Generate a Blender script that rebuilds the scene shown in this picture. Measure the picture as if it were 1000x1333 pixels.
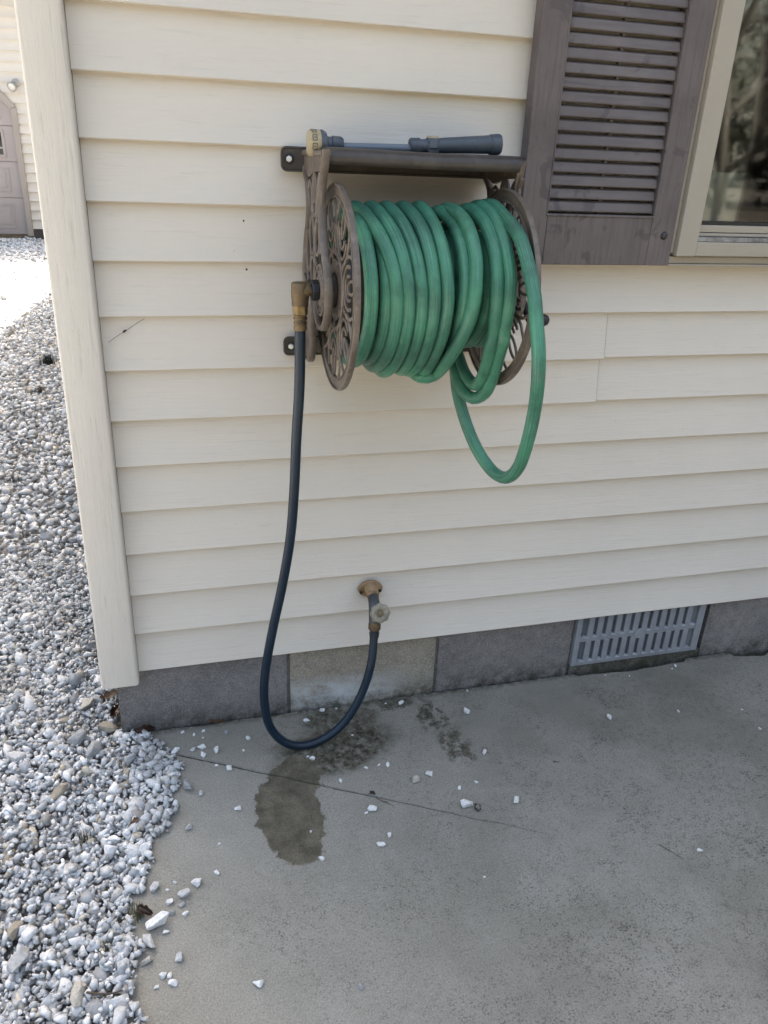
import bpy, bmesh, math, random
import numpy as np
from mathutils import Vector, Matrix, noise as mnoise

# ------------------------------------------------------------------ camera, sky, sun, exposure
for o in list(bpy.data.objects):
    bpy.data.objects.remove(o)
scene = bpy.context.scene
COL = scene.collection
rad = math.radians

cam_data = bpy.data.cameras.new('camera')
cam = bpy.data.objects.new('camera', cam_data)
COL.objects.link(cam)
cam_data.sensor_fit = 'HORIZONTAL'
cam_data.sensor_width = 36.0
cam_data.lens = 36.0 * 1.0058
cam_data.clip_start = 0.02
cam_data.clip_end = 500
cam.matrix_world = (Matrix.Translation((0.13046, -1.55822, 1.2958)) @ Matrix.Rotation(-0.2777177, 4, 'Z')
                    @ Matrix.Rotation(1.1388158, 4, 'X') @ Matrix.Rotation(0.0443472, 4, 'Z'))
scene.camera = cam

SUN_EL, SUN_AZ = rad(54.3), rad(12.9)          # high sun behind the house, slightly to its right
world = bpy.data.worlds.new('World')
scene.world = world
world.use_nodes = True
wn = world.node_tree
wn.nodes.clear()
sky = wn.nodes.new('ShaderNodeTexSky')
sky.sky_type = 'NISHITA'
sky.sun_disc = False
sky.sun_elevation = SUN_EL
sky.sun_rotation = SUN_AZ
sky.air_density = 1.7
sky.dust_density = 10.0
sky.ozone_density = 0.2
bgn = wn.nodes.new('ShaderNodeBackground')
bgn.inputs['Strength'].default_value = 0.08
wout = wn.nodes.new('ShaderNodeOutputWorld')
wn.links.new(sky.outputs[0], bgn.inputs[0])
wn.links.new(bgn.outputs[0], wout.inputs[0])

sun_data = bpy.data.lights.new('sun', 'SUN')
sun_data.energy = 5.0
sun_data.angle = rad(0.5)
sun_data.color = (1.0, 0.95, 0.87)
sun = bpy.data.objects.new('sun', sun_data)
COL.objects.link(sun)
sdir = Vector((math.sin(SUN_AZ) * math.cos(SUN_EL), math.cos(SUN_AZ) * math.cos(SUN_EL), math.sin(SUN_EL)))
sun.rotation_euler = sdir.to_track_quat('Z', 'Y').to_euler()
sun.location = (2, 6, 12)

vs = scene.view_settings
vs.view_transform = 'Standard'
vs.look = 'None'
vs.gamma = 1.0
vs.use_curve_mapping = False
vs.exposure = 2.95
scene.render.engine = 'CYCLES'

# ------------------------------------------------------------------ helpers
rng = np.random.default_rng(11)
random.seed(11)


class MB:
    """collects vertices, faces and uvs for ONE mesh object"""
    def __init__(s):
        s.v, s.f, s.uv = [], [], {}

    def add(s, vs_, fs_, uv=None):
        b = len(s.v)
        s.v += [tuple(x) for x in vs_]
        for i, f in enumerate(fs_):
            if uv is not None:
                s.uv[len(s.f)] = uv[i]
            s.f.append(tuple(b + k for k in f))

    def box(s, x0, x1, y0, y1, z0, z1, M=None):
        vs_ = [(x, y, z) for x in (x0, x1) for y in (y0, y1) for z in (z0, z1)]
        if M is not None:
            vs_ = [tuple(M @ Vector(q)) for q in vs_]
        s.add(vs_, [(0, 1, 3, 2), (4, 6, 7, 5), (0, 4, 5, 1), (2, 3, 7, 6), (0, 2, 6, 4), (1, 5, 7, 3)])

    def tube(s, pts, r, n=10, cap=True, flat=None):
        P = [Vector(q) for q in pts]
        if not hasattr(r, '__len__'):
            r = [r] * len(P)
        T = []
        for i in range(len(P)):
            a = P[max(0, i - 1)]
            b = P[min(len(P) - 1, i + 1)]
            d = (b - a)
            T.append(d.normalized() if d.length > 1e-9 else (T[-1] if T else Vector((0, 0, 1))))
        up = Vector((0, 0, 1)) if abs(T[0].z) < 0.9 else Vector((1, 0, 0))
        N = (up - T[0] * up.dot(T[0])).normalized()
        vs_, L, acc = [], [], 0.0
        for i in range(len(P)):
            N = (N - T[i] * N.dot(T[i])).normalized()
            B = T[i].cross(N)
            if i:
                acc += (P[i] - P[i - 1]).length
            L.append(acc)
            for k in range(n):
                a = 2 * math.pi * k / n
                vs_.append(P[i] + (N * math.cos(a) + B * math.sin(a)) * r[i])
        fs_, uv = [], []
        for i in range(len(P) - 1):
            for k in range(n):
                k2 = (k + 1) % n
                fs_.append((i * n + k, i * n + k2, (i + 1) * n + k2, (i + 1) * n + k))
                uv.append(((k / n, L[i]), ((k + 1) / n, L[i]), ((k + 1) / n, L[i + 1]), (k / n, L[i + 1])))
        if cap:
            fs_.append(tuple(range(n - 1, -1, -1)))
            uv.append([(0, 0)] * n)
            fs_.append(tuple((len(P) - 1) * n + k for k in range(n)))
            uv.append([(0, 0)] * n)
        s.add(vs_, fs_, uv)

    def lathe(s, prof, origin, axis, n=24, hexa=None):
        """prof: (distance along axis, radius)"""
        A = Vector(axis).normalized()
        up = Vector((0, 0, 1)) if abs(A.z) < 0.9 else Vector((1, 0, 0))
        N = (up - A * up.dot(A)).normalized()
        B = A.cross(N)
        O = Vector(origin)
        vs_ = []
        for (t, r_) in prof:
            for k in range(n):
                a = 2 * math.pi * k / n
                vs_.append(O + A * t + (N * math.cos(a) + B * math.sin(a)) * max(r_, 1e-5))
        fs_ = []
        for i in range(len(prof) - 1):
            for k in range(n):
                k2 = (k + 1) % n
                fs_.append((i * n + k, i * n + k2, (i + 1) * n + k2, (i + 1) * n + k))
        fs_.append(tuple(range(n - 1, -1, -1)))
        fs_.append(tuple((len(prof) - 1) * n + k for k in range(n)))
        s.add(vs_, fs_)

    def prism(s, poly, d0, d1, axis='x'):
        """poly of 2-D points extruded along one axis: x -> (y,z), y -> (x,z), z -> (x,y)"""
        n = len(poly)

        def mk(a, b, d):
            return {'x': (d, a, b), 'y': (a, d, b), 'z': (a, b, d)}[axis]
        vs_ = [mk(a, b, d0) for a, b in poly] + [mk(a, b, d1) for a, b in poly]
        fs_ = [tuple(range(n)), tuple(range(2 * n - 1, n - 1, -1))]
        for i in range(n):
            j = (i + 1) % n
            fs_.append((i, i + n, j + n, j))
        s.add(vs_, fs_)

    def ribbon(s, pts, x, w, t, closed=False):
        """cast bar following 2-D (y,z) points in the plane x, width w, thickness t, chamfered faces"""
        P = [Vector((a, b)) for a, b in pts]
        n = len(P)
        prof = [(-.5, -.28), (-.28, -.5), (.28, -.5), (.5, -.28), (.5, .28), (.28, .5), (-.28, .5), (-.5, .28)]
        vs_ = []
        for i in range(n):
            a = P[(i - 1) % n] if closed else P[max(0, i - 1)]
            b = P[(i + 1) % n] if closed else P[min(n - 1, i + 1)]
            d = (b - a).normalized()
            nn = Vector((-d.y, d.x))
            for (pa, pb) in prof:
                q = P[i] + nn * (pa * w)
                vs_.append((x + pb * t, q.x, q.y))
        fs_ = []
        m = len(prof)
        for i in range(n if closed else n - 1):
            j = (i + 1) % n
            for k in range(m):
                k2 = (k + 1) % m
                fs_.append((i * m + k, i * m + k2, j * m + k2, j * m + k))
        if not closed:
            fs_.append(tuple(range(m)))
            fs_.append(tuple((n - 1) * m + k for k in range(m - 1, -1, -1)))
        s.add(vs_, fs_)

    def build(s, name, material, parent=None, smooth=False, bevel=0, fix=True, angle=None):
        me = bpy.data.meshes.new(name)
        me.from_pydata(s.v, [], s.f)
        if s.uv:
            lay = me.uv_layers.new(name='uv')
            for p in me.polygons:
                u = s.uv.get(p.index)
                if u:
                    for li, c in zip(p.loop_indices, u):
                        lay.data[li].uv = c
        if fix:
            bm = bmesh.new()
            bm.from_mesh(me)
            bmesh.ops.recalc_face_normals(bm, faces=bm.faces)
            bm.to_mesh(me)
            bm.free()
        if smooth:
            for p in me.polygons:
                p.use_smooth = True
            if angle:
                me.set_sharp_from_angle(angle=rad(angle))
        me.materials.append(material)
        o = bpy.data.objects.new(name, me)
        COL.objects.link(o)
        if parent is not None:
            o.parent = parent
        if bevel:
            b = o.modifiers.new('bevel', 'BEVEL')
            b.width = bevel
            b.segments = 2
            b.limit_method = 'ANGLE'
            b.angle_limit = rad(35)
        return o


def tag(o, label=None, cat=None, group=None, kind=None):
    if label:
        o['label'] = label
    if cat:
        o['category'] = cat
    if group:
        o['group'] = group
    if kind:
        o['kind'] = kind
    return o


def empty(name, label, cat, loc=(0, 0, 0), group=None):
    """an Empty at the foot of a thing; its children are built in world coordinates at the origin"""
    o = bpy.data.objects.new(name, None)
    o.empty_display_size = 0.05
    COL.objects.link(o)
    return tag(o, label, cat, group)


def catmull(P, step=0.012, closed=False):
    P = [Vector(q) for q in P]
    out = []
    n = len(P)
    for i in range(n - 1):
        p0 = P[max(0, i - 1)]
        p1, p2 = P[i], P[i + 1]
        p3 = P[min(n - 1, i + 2)]
        m = max(1, int((p2 - p1).length / step))
        # centripetal-like tangents
        for k in range(m):
            t = k / m
            t2, t3 = t * t, t * t * t
            out.append(0.5 * ((2 * p1) + (p2 - p0) * t + (2 * p0 - 5 * p1 + 4 * p2 - p3) * t2
                              + (3 * p1 - p0 - 3 * p2 + p3) * t3))
    out.append(P[-1])
    return out


# ---- node helpers
class NT:
    def __init__(s, name):
        s.m = bpy.data.materials.new(name)
        s.m.use_nodes = True
        s.t = s.m.node_tree
        s.t.nodes.clear()
        s.out = s.t.nodes.new('ShaderNodeOutputMaterial')
        s.p = s.t.nodes.new('ShaderNodeBsdfPrincipled')
        s.t.links.new(s.p.outputs[0], s.out.inputs[0])
        s.geo = None

    def n(s, typ, **kw):
        o = s.t.nodes.new(typ)
        for k, v in kw.items():
            setattr(o, k, v)
        return o

    def l(s, a, b):
        s.t.links.new(a, b)

    def pos(s):
        if s.geo is None:
            s.geo = s.n('ShaderNodeNewGeometry')
        return s.geo.outputs['Position']

    def mapv(s, scale=(1, 1, 1), src=None, loc=(0, 0, 0), rot=(0, 0, 0)):
        m = s.n('ShaderNodeMapping')
        m.inputs['Scale'].default_value = scale
        m.inputs['Location'].default_value = loc
        m.inputs['Rotation'].default_value = rot
        s.l(src if src is not None else s.pos(), m.inputs['Vector'])
        return m.outputs[0]

    def noise(s, scale, detail=4, rough=0.55, vec=None, dist=0.0):
        n = s.n('ShaderNodeTexNoise')
        n.inputs['Scale'].default_value = scale
        n.inputs['Detail'].default_value = detail
        n.inputs['Roughness'].default_value = rough
        n.inputs['Distortion'].default_value = dist
        s.l(vec if vec is not None else s.pos(), n.inputs['Vector'])
        return n.outputs['Fac']

    def voro(s, scale, vec=None, feature='F1', out='Distance', rnd=1.0):
        n = s.n('ShaderNodeTexVoronoi', feature=feature)
        n.inputs['Scale'].default_value = scale
        n.inputs['Randomness'].default_value = rnd
        s.l(vec if vec is not None else s.pos(), n.inputs['Vector'])
        return n.outputs[out]

    def ramp(s, fac, stops, interp='LINEAR'):
        r = s.n('ShaderNodeValToRGB')
        r.color_ramp.interpolation = interp
        e = r.color_ramp.elements
        while len(e) > 1:
            e.remove(e[-1])
        for i, (p_, c) in enumerate(stops):
            q = e[0] if i == 0 else e.new(p_)
            q.position = p_
            if not hasattr(c, '__len__'):
                c = (c, c, c)
            q.color = (*c, 1)
        s.l(fac, r.inputs[0])
        return r.outputs[0]

    def mix(s, fac, a, b, mode='MIX'):
        m = s.n('ShaderNodeMix', data_type='RGBA', blend_type=mode)
        for sock, v in ((m.inputs[0], fac), (m.inputs[6], a), (m.inputs[7], b)):
            if hasattr(v, 'is_linked'):
                s.l(v, sock)
            elif hasattr(v, '__len__'):
                sock.default_value = (*v, 1)
            else:
                sock.default_value = v if sock.type == 'VALUE' else (v, v, v, 1)
        return m.outputs[2]

    def math(s, op, a, b=0.0, c=0.0):
        m = s.n('ShaderNodeMath', operation=op)
        for sock, v in zip(m.inputs, (a, b, c)):
            if hasattr(v, 'is_linked'):
                s.l(v, sock)
            else:
                sock.default_value = v
        return m.outputs[0]

    def bump(s, h, strength=0.3, dist=0.002, prev=None):
        b = s.n('ShaderNodeBump')
        b.inputs['Strength'].default_value = strength
        b.inputs['Distance'].default_value = dist
        s.l(h, b.inputs['Height'])
        if prev is not None:
            s.l(prev, b.inputs['Normal'])
        return b.outputs[0]

    def done(s, color=None, rough=None, normal=None, metal=None, spec=None):
        for key, v in (('Base Color', color), ('Roughness', rough), ('Normal', normal), ('Metallic', metal),
                       ('Specular IOR Level', spec)):
            if v is None:
                continue
            k = s.p.inputs[key]
            if hasattr(v, 'is_linked'):
                s.l(v, k)
            elif hasattr(v, '__len__'):
                k.default_value = (*v, 1)
            else:
                k.default_value = v
        return s.m


def simple(name, c, rough=0.5, metal=0.0, var=0.18, scale=40, bump=0.1, bdist=0.0006, spec=None, wear=None):
    t = NT(name)
    n1 = t.noise(scale, 5, 0.6)
    n2 = t.noise(scale * 0.17, 3, 0.5)
    f = t.math('ADD', t.math('MULTIPLY', n1, 0.5), t.math('MULTIPLY', n2, 0.5))
    dark = tuple(x * (1 - var * 1.6) for x in c)
    lite = tuple(min(1, x * (1 + var * 1.6)) for x in c)
    col = t.ramp(f, [(0.3, dark), (0.7, lite)])
    if wear:
        col = t.mix(t.ramp(t.noise(scale * 0.6, 6, 0.65), [(0.5, 0), (0.68, 1)]), col, wear)
    r_ = t.ramp(n1, [(0.3, max(0, rough - 0.1)), (0.7, min(1, rough + 0.1))])
    return t.done(col, r_, t.bump(n1, bump, bdist), metal, spec)


E0 = 0.185        # height of the lowest siding edge above the slab
PITCH = 0.1016    # exposure of one siding course
# ------------------------------------------------------------------ materials
def m_siding(name, c, axis='x', tint=0.0):
    t = NT(name)
    sc = {'x': (3.0, 60, 60), 'z': (60, 60, 3.0), 'y': (60, 3, 60)}[axis]
    g = t.noise(3.0, 6, 0.65, t.mapv(sc), 0.4)
    big = t.noise(2.3, 4, 0.6)
    col = t.mix(t.ramp(big, [(0.3, 0), (0.75, 1)]), tuple(x * 0.955 for x in c), tuple(min(1, x * 1.03) for x in c))
    lines = t.ramp(g, [(0.33, 1), (0.42, 0)])
    col = t.mix(t.math('MULTIPLY', lines, 0.42 if axis == 'z' else 0.20), col, tuple(x * 0.62 for x in c))
    dirt = t.ramp(t.noise(9, 8, 0.7), [(0.60, 0), (0.78, 1)])
    col = t.mix(t.math('MULTIPLY', dirt, 0.16), col, (c[0] * 0.72, c[1] * 0.68, c[2] * 0.58))
    spk = t.ramp(t.voro(26), [(0.022, 1), (0.05, 0)])
    spk = t.math('MULTIPLY', spk, t.ramp(t.noise(5, 2), [(0.52, 0), (0.62, 1)]))
    col = t.mix(t.math('MULTIPLY', spk, 0.35), col, (0.2, 0.17, 0.12))
    h = t.math('ADD', g, t.math('MULTIPLY', t.noise(140, 3), 0.15))
    n = t.bump(h, 1.0 if axis == 'z' else 0.60, 0.0018)
    n = t.bump(t.noise(3.2, 2), 0.35, 0.006, n)
    return t.done(col, 0.5, n, spec=0.35)


SIDING = m_siding('vinyl siding', (0.586, 0.533, 0.474))
POST = m_siding('vinyl corner trim', (0.605, 0.553, 0.495), 'z')
GSIDING = m_siding('garage vinyl siding', (0.52, 0.485, 0.435))

# concrete slab with the damp patches round the tap
def m_slab():
    t = NT('broom finished concrete')
    pos = t.pos()
    big = t.noise(1.7, 5, 0.6)
    mid = t.noise(14, 6, 0.65)
    fine = t.noise(420, 3, 0.6)
    base = t.ramp(t.math('ADD', t.math('MULTIPLY', big, 0.6), t.math('MULTIPLY', mid, 0.4)),
                  [(0.34, (0.196, 0.186, 0.160)), (0.52, (0.236, 0.226, 0.198)), (0.68, (0.270, 0.260, 0.232))])
    fine2 = t.noise(230, 4, 0.75)
    base = t.mix(t.ramp(fine, [(0.36, 0.55), (0.54, 0.0)]), base, (0.115, 0.110, 0.096))
    base = t.mix(t.ramp(fine2, [(0.34, 0.50), (0.48, 0.0)]), base, (0.110, 0.105, 0.092))
    base = t.mix(t.ramp(fine2, [(0.56, 0.0), (0.70, 0.55)]), base, (0.37, 0.36, 0.33))
    base = t.mix(t.ramp(t.noise(700, 2), [(0.60, 0.0), (0.75, 0.5)]), base, (0.36, 0.355, 0.34))
    # pits where the paste has worn off, dirt sits in them; more of them to the right and near the camera
    sx = t.n('ShaderNodeSeparateXYZ')
    t.l(pos, sx.inputs[0])
    reg = t.math('ADD', t.math('MULTIPLY', sx.outputs[0], 0.20), t.math('MULTIPLY', sx.outputs[1], -0.20))
    reg = t.math('ADD', reg, t.math('MULTIPLY', t.math('SUBTRACT', t.noise(4.5, 4, 0.6), 0.5), 1.5))
    reg = t.ramp(reg, [(-0.02, 0.0), (0.42, 1.0)])
    pit = t.ramp(t.math('MULTIPLY', t.noise(250, 3, 0.6), t.math('MULTIPLY_ADD', t.noise(60, 4, 0.65), 1.2, 0.4)), [(0.54, 0), (0.64, 1)])
    pitm = t.math('MULTIPLY', pit, reg)
    pit2 = t.math('MULTIPLY', t.ramp(t.math('MULTIPLY', t.noise(180, 4, 0.65), t.math('MULTIPLY_ADD', t.noise(50, 4, 0.65), 1.2, 0.4)), [(0.53, 0), (0.61, 1)]),
                  t.ramp(t.noise(6, 3, 0.6, t.mapv((1, 1, 1), None, (3.1, 1.7, 0))), [(0.52, 0), (0.64, 1)]))
    pit2 = t.math('MULTIPLY', pit2, t.ramp(sx.outputs[0], [(0.60, 0), (0.85, 1)]))
    base = t.mix(t.math('MULTIPLY', pitm, 0.62), base, (0.052, 0.050, 0.044))
    base = t.mix(t.math('MULTIPLY', pit2, 0.68), base, (0.030, 0.029, 0.025))
    smu = t.math('MULTIPLY', t.ramp(t.noise(2.6, 5, 0.62, t.mapv((1, 1, 1), None, (0.7, 2.3, 0))), [(0.47, 0), (0.63, 1)]), t.ramp(sx.outputs[0], [(0.42, 0), (0.75, 1)]))
    base = t.mix(t.math('MULTIPLY', smu, 0.36), base, (0.070, 0.066, 0.050))
    pore = t.ramp(t.voro(60), [(0.05, 1), (0.11, 0)])
    base = t.mix(t.math('MULTIPLY', pore, 0.4), base, (0.06, 0.058, 0.052))
    # damp and algae: ellipses with a ragged edge
    wn_ = t.n('ShaderNodeTexNoise')
    wn_.inputs['Scale'].default_value = 26
    wn_.inputs['Detail'].default_value = 7
    wn_.inputs['Roughness'].default_value = 0.68
    t.l(pos, wn_.inputs['Vector'])
    vsub = t.n('ShaderNodeVectorMath', operation='SUBTRACT')
    t.l(wn_.outputs['Color'], vsub.inputs[0])
    vsub.inputs[1].default_value = (0.5, 0.5, 0.5)
    vsc = t.n('ShaderNodeVectorMath', operation='SCALE')
    t.l(vsub.outputs[0], vsc.inputs[0])
    vsc.inputs['Scale'].default_value = 0.075
    vad = t.n('ShaderNodeVectorMath', operation='ADD')
    t.l(pos, vad.inputs[0])
    t.l(vsc.outputs[0], vad.inputs[1])
    wpos = vad.outputs[0]

    def ell(cx, cy, rx, ry, ang, soft=0.06):
        # mapping of type POINT scales before rotating, so rotate first in one node and scale in the next
        a = t.mapv((1, 1, 1), wpos, (-cx, -cy, 0))
        a = t.mapv((1, 1, 1), a, (0, 0, 0), (0, 0, -ang))
        a = t.mapv((1 / rx, 1 / ry, 0), a)
        ln = t.n('ShaderNodeVectorMath', operation='LENGTH')
        t.l(a, ln.inputs[0])
        return t.ramp(ln.outputs['Value'], [(1.0 - soft, 1), (1.0, 0)])

    tongue = ell(0.302, -0.335, 0.072, 0.130, 0.10)
    tongue = t.math('MAXIMUM', tongue, ell(0.325, -0.225, 0.062, 0.080, -0.35))
    mid_ = ell(0.440, -0.145, 0.180, 0.098, 0.22, 0.35)
    mid_ = t.math('MAXIMUM', mid_, ell(0.47, -0.045, 0.12, 0.06, -0.1, 0.4))
    trail = ell(0.60, -0.012, 0.085, 0.034, 0.0, 0.35)
    trail = t.math('MAXIMUM', trail, ell(0.705, -0.085, 0.044, 0.095, 0.1, 0.35))
    trail = t.math('MAXIMUM', trail, ell(0.728, -0.190, 0.046, 0.080, 0.1, 0.35))
    blot = t.ramp(t.noise(42, 6, 0.72), [(0.36, 0.35), (0.50, 1)])
    damp = t.mix(t.ramp(t.noise(24, 6, 0.66), [(0.36, 0), (0.62, 1)]), (0.056, 0.049, 0.034), (0.128, 0.114, 0.084))
    damp = t.mix(t.ramp(fine2, [(0.36, 0.7), (0.52, 0)]), damp, (0.03, 0.027, 0.020))
    algae = t.mix(t.ramp(t.noise(70, 5, 0.7), [(0.42, 0), (0.58, 1)]), (0.026, 0.023, 0.016), (0.092, 0.084, 0.064))
    col = t.mix(t.math('MULTIPLY', t.math('MULTIPLY', mid_, blot), 1.0), base, algae)
    blot2 = t.ramp(t.noise(34, 5, 0.68), [(0.44, 0.0), (0.53, 1)])
    col = t.mix(t.math('MULTIPLY', t.math('MULTIPLY', trail, blot2), 0.92), col, algae)
    col = t.mix(t.math('MULTIPLY', tongue, 0.96), col, damp)
    # green brown tint along the wall
    edge = t.ramp(sx.outputs[1], [(0.0, 0), (1.0, 1)])
    wallband = t.math('MULTIPLY', t.ramp(t.math('ADD', sx.outputs[1], 0.35), [(0.05, 0), (0.36, 1)]),
                      t.ramp(t.noise(7, 5, 0.65), [(0.42, 0), (0.68, 0.45)]))
    col = t.mix(wallband, col, (0.150, 0.140, 0.108))
    gap = t.math('MULTIPLY', t.ramp(t.math('ADD', sx.outputs[1], 0.02), [(0.008, 0), (0.03, 1)]),
                 t.ramp(t.noise(60, 5, 0.7), [(0.35, 0), (0.55, 1)]))
    col = t.mix(gap, col, (0.04, 0.037, 0.028))
    rough = t.mix(t.math('MULTIPLY', tongue, t.ramp(t.noise(30, 4), [(0.4, 0.35), (0.6, 0.9)])), 0.88, 0.38)
    broom = t.noise(2.0, 4, 0.6, t.mapv((230, 9, 1), None, (0, 0, 0), (0, 0, rad(-32))), 0.1)
    nrm = t.bump(broom, 0.16, 0.0012)
    nrm = t.bump(t.math('ADD', fine, t.math('MULTIPLY', t.math('MAXIMUM', pitm, pit2), -1.2)), 0.28, 0.0012, nrm)
    return t.done(col, rough, nrm, spec=0.3)


SLAB = m_slab()


def m_block(name, c, efflo=False):
    t = NT(name)
    a = t.noise(34, 7, 0.72)
    b = t.noise(5, 4, 0.6)
    col = t.ramp(t.math('ADD', t.math('MULTIPLY', a, 0.55), t.math('MULTIPLY', b, 0.45)),
                 [(0.33, tuple(x * 0.62 for x in c)), (0.52, c), (0.70, tuple(x * 1.35 for x in c))])
    agg = t.voro(260, None, 'F1', 'Color')
    hs = t.n('ShaderNodeSeparateColor')
    t.l(agg, hs.inputs[0])
    col = t.mix(t.ramp(hs.outputs[0], [(0.76, 0), (0.84, 0.30)]), col, tuple(x * 0.45 for x in c))
    col = t.mix(t.ramp(hs.outputs[1], [(0.82, 0), (0.90, 0.28)]), col, tuple(min(1, x * 1.7) for x in c))
    g2 = t.noise(300, 4, 0.75)
    col = t.mix(t.ramp(g2, [(0.36, 0.65), (0.50, 0)]), col, tuple(x * 0.35 for x in c))
    col = t.mix(t.ramp(g2, [(0.54, 0), (0.70, 0.55)]), col, tuple(min(1, x * 1.8) for x in c))
    sx = t.n('ShaderNodeSeparateXYZ')
    t.l(t.pos(), sx.inputs[0])
    if efflo:
        k = t.math('MULTIPLY', t.ramp(t.math('ADD', sx.outputs[2], t.math('MULTIPLY', a, 0.10)), [(0.03, 0.15), (0.075, 1), (0.10, 0.75), (0.145, 0)]),
                   t.ramp(t.noise(18, 8, 0.75), [(0.32, 0), (0.50, 0.95)]))
        k = t.math('MULTIPLY', k, t.ramp(t.math('ABSOLUTE', t.math('SUBTRACT', sx.outputs[0], 0.47)), [(0.06, 1.0), (0.2, 0.15)]))
        col = t.mix(k, col, (0.52, 0.53, 0.54))
    gr = t.math('MULTIPLY', t.ramp(sx.outputs[2], [(0.0, 1), (0.055, 0)]), t.ramp(t.noise(26, 5, 0.7), [(0.38, 0), (0.6, 0.8)]))
    col = t.mix(gr, col, (0.035, 0.034, 0.020))
    h = t.math('ADD', t.noise(230, 4, 0.7), t.math('MULTIPLY', t.ramp(t.noise(120, 4, 0.7), [(0.35, 0), (0.5, 1)]), 0.8))
    return t.done(col, 0.92, t.bump(h, 0.55, 0.0018), spec=0.2)


BLOCK_A = m_block('concrete block dark', (0.200, 0.188, 0.186))
BLOCK_B = m_block('concrete block tan', (0.285, 0.252, 0.208), True)
BLOCK_C = m_block('concrete block grey', (0.205, 0.188, 0.180))
MORTAR = m_block('mortar', (0.13, 0.12, 0.108))

def m_dirt():
    t = NT('dirt in the joint')
    c = t.ramp(t.noise(60, 6, 0.7), [(0.35, (0.018, 0.016, 0.011)), (0.6, (0.05, 0.045, 0.03)), (0.75, (0.045, 0.06, 0.02))])
    return t.done(c, 0.95, t.bump(t.noise(150, 4), 0.8, 0.004))
DIRT = m_dirt()

# painted resin shutter, faded unevenly
def m_shutter(name, axis):
    t = NT(name)
    sc = {'x': (5, 90, 90), 'z': (90, 90, 5)}[axis]
    g = t.noise(1.6, 6, 0.65, t.mapv(sc), 0.3)
    b = t.noise(7, 5, 0.6)
    oi = t.n('ShaderNodeObjectInfo')
    col = t.mix(t.ramp(b, [(0.33, 0), (0.68, 1)]), (0.086, 0.068, 0.070), (0.142, 0.118, 0.116))
    col = t.mix(t.ramp(g, [(0.36, 0.55), (0.5, 0)]), col, (0.060, 0.049, 0.052))
    col = t.mix(t.math('MULTIPLY', t.ramp(oi.outputs['Random'], [(0, 0), (1, 1)]), 0.22), col, (0.16, 0.14, 0.135))
    st = t.math('MULTIPLY', t.ramp(t.noise(19, 4, 0.55, t.mapv((1, 1, 0.8)), 0.9), [(0.60, 0), (0.66, 1)]), 0.55)
    col = t.mix(st, col, (0.054, 0.041, 0.047))
    return t.done(col, 0.55, t.bump(g, 0.25, 0.0008), spec=0.4)
SHUT = m_shutter('faded brown shutter', 'z')
LOUV = m_shutter('faded brown louver', 'x')

WINTRIM = simple('taupe aluminium window cladding', (0.335, 0.296, 0.248), 0.42, var=0.03, scale=12, bump=0.03)
WINTRIM2 = simple('taupe window channel', (0.30, 0.262, 0.21), 0.5, var=0.05, scale=14, bump=0.05)
GASKET = simple('black rubber gasket', (0.012, 0.012, 0.012), 0.5, var=0.1)
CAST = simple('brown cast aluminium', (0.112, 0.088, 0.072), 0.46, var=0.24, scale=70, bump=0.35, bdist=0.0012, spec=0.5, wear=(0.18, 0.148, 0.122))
CAST_SHADE = simple('brown cast aluminium shaded', (0.040, 0.033, 0.030), 0.46, var=0.25, scale=45, bump=0.25, bdist=0.001, spec=0.45, wear=(0.066, 0.056, 0.049))  # same cast metal, shade of the front faces put into the colour
BLACKP = simple('black plastic', (0.010, 0.010, 0.011), 0.42, var=0.1, bump=0.05)
BRASS = simple('tarnished brass', (0.200, 0.142, 0.070), 0.42, metal=0.75, var=0.28, scale=90, bump=0.2, wear=(0.11, 0.085, 0.055))
BRASSD = simple('dull brown brass', (0.135, 0.092, 0.050), 0.5, metal=0.5, var=0.3, scale=120, bump=0.35, wear=(0.07, 0.055, 0.04))
ZINC = simple('zinc screw head', (0.62, 0.62, 0.60), 0.38, metal=0.6, var=0.1)
TAN = simple('rusty tan tap flange', (0.250, 0.165, 0.092), 0.6, metal=0.15, var=0.25, scale=60, bump=0.3, wear=(0.17, 0.095, 0.045))
GREYM = simple('grey tap body', (0.085, 0.09, 0.098), 0.45, metal=0.6, var=0.2, scale=90)
HANDLE = simple('weathered cream tap wheel', (0.25, 0.222, 0.175), 0.6, var=0.3, scale=130, bump=0.4, wear=(0.14, 0.12, 0.09))
GREYP = simple('blue grey nozzle plastic', (0.052, 0.064, 0.083), 0.46, var=0.12, scale=60, bump=0.1, wear=(0.085, 0.098, 0.12))
ALU = simple('grey painted nozzle tube', (0.13, 0.155, 0.19), 0.4, var=0.08)
YELLOW = simple('faded yellow nozzle dial', (0.34, 0.275, 0.165), 0.5, var=0.25, scale=150, bump=0.25, wear=(0.30, 0.275, 0.22))
INK = simple('black print', (0.02, 0.02, 0.02), 0.6)
VENT = simple('blue grey vent plastic', (0.222, 0.230, 0.250), 0.5, var=0.10, scale=45, bump=0.1)
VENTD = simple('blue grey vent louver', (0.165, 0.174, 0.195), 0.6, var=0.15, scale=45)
ROOM = simple('room plaster', (0.30, 0.29, 0.27), 0.9, var=0.03)
GREYPANEL = simple('grey inner sill panel', (0.42, 0.405, 0.40), 0.6, var=0.03)
SHEATH = simple('wall sheathing', (0.30, 0.27, 0.22), 0.9)
ROOF = simple('asphalt shingle', (0.07, 0.066, 0.062), 0.9, scale=20)
GDOOR = simple('pinkish beige garage door', (0.29, 0.255, 0.25), 0.5, var=0.02, scale=6, bump=0.05)
GTRIM = simple('taupe door trim', (0.26, 0.228, 0.205), 0.55, var=0.03, scale=6, bump=0.05)
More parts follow.
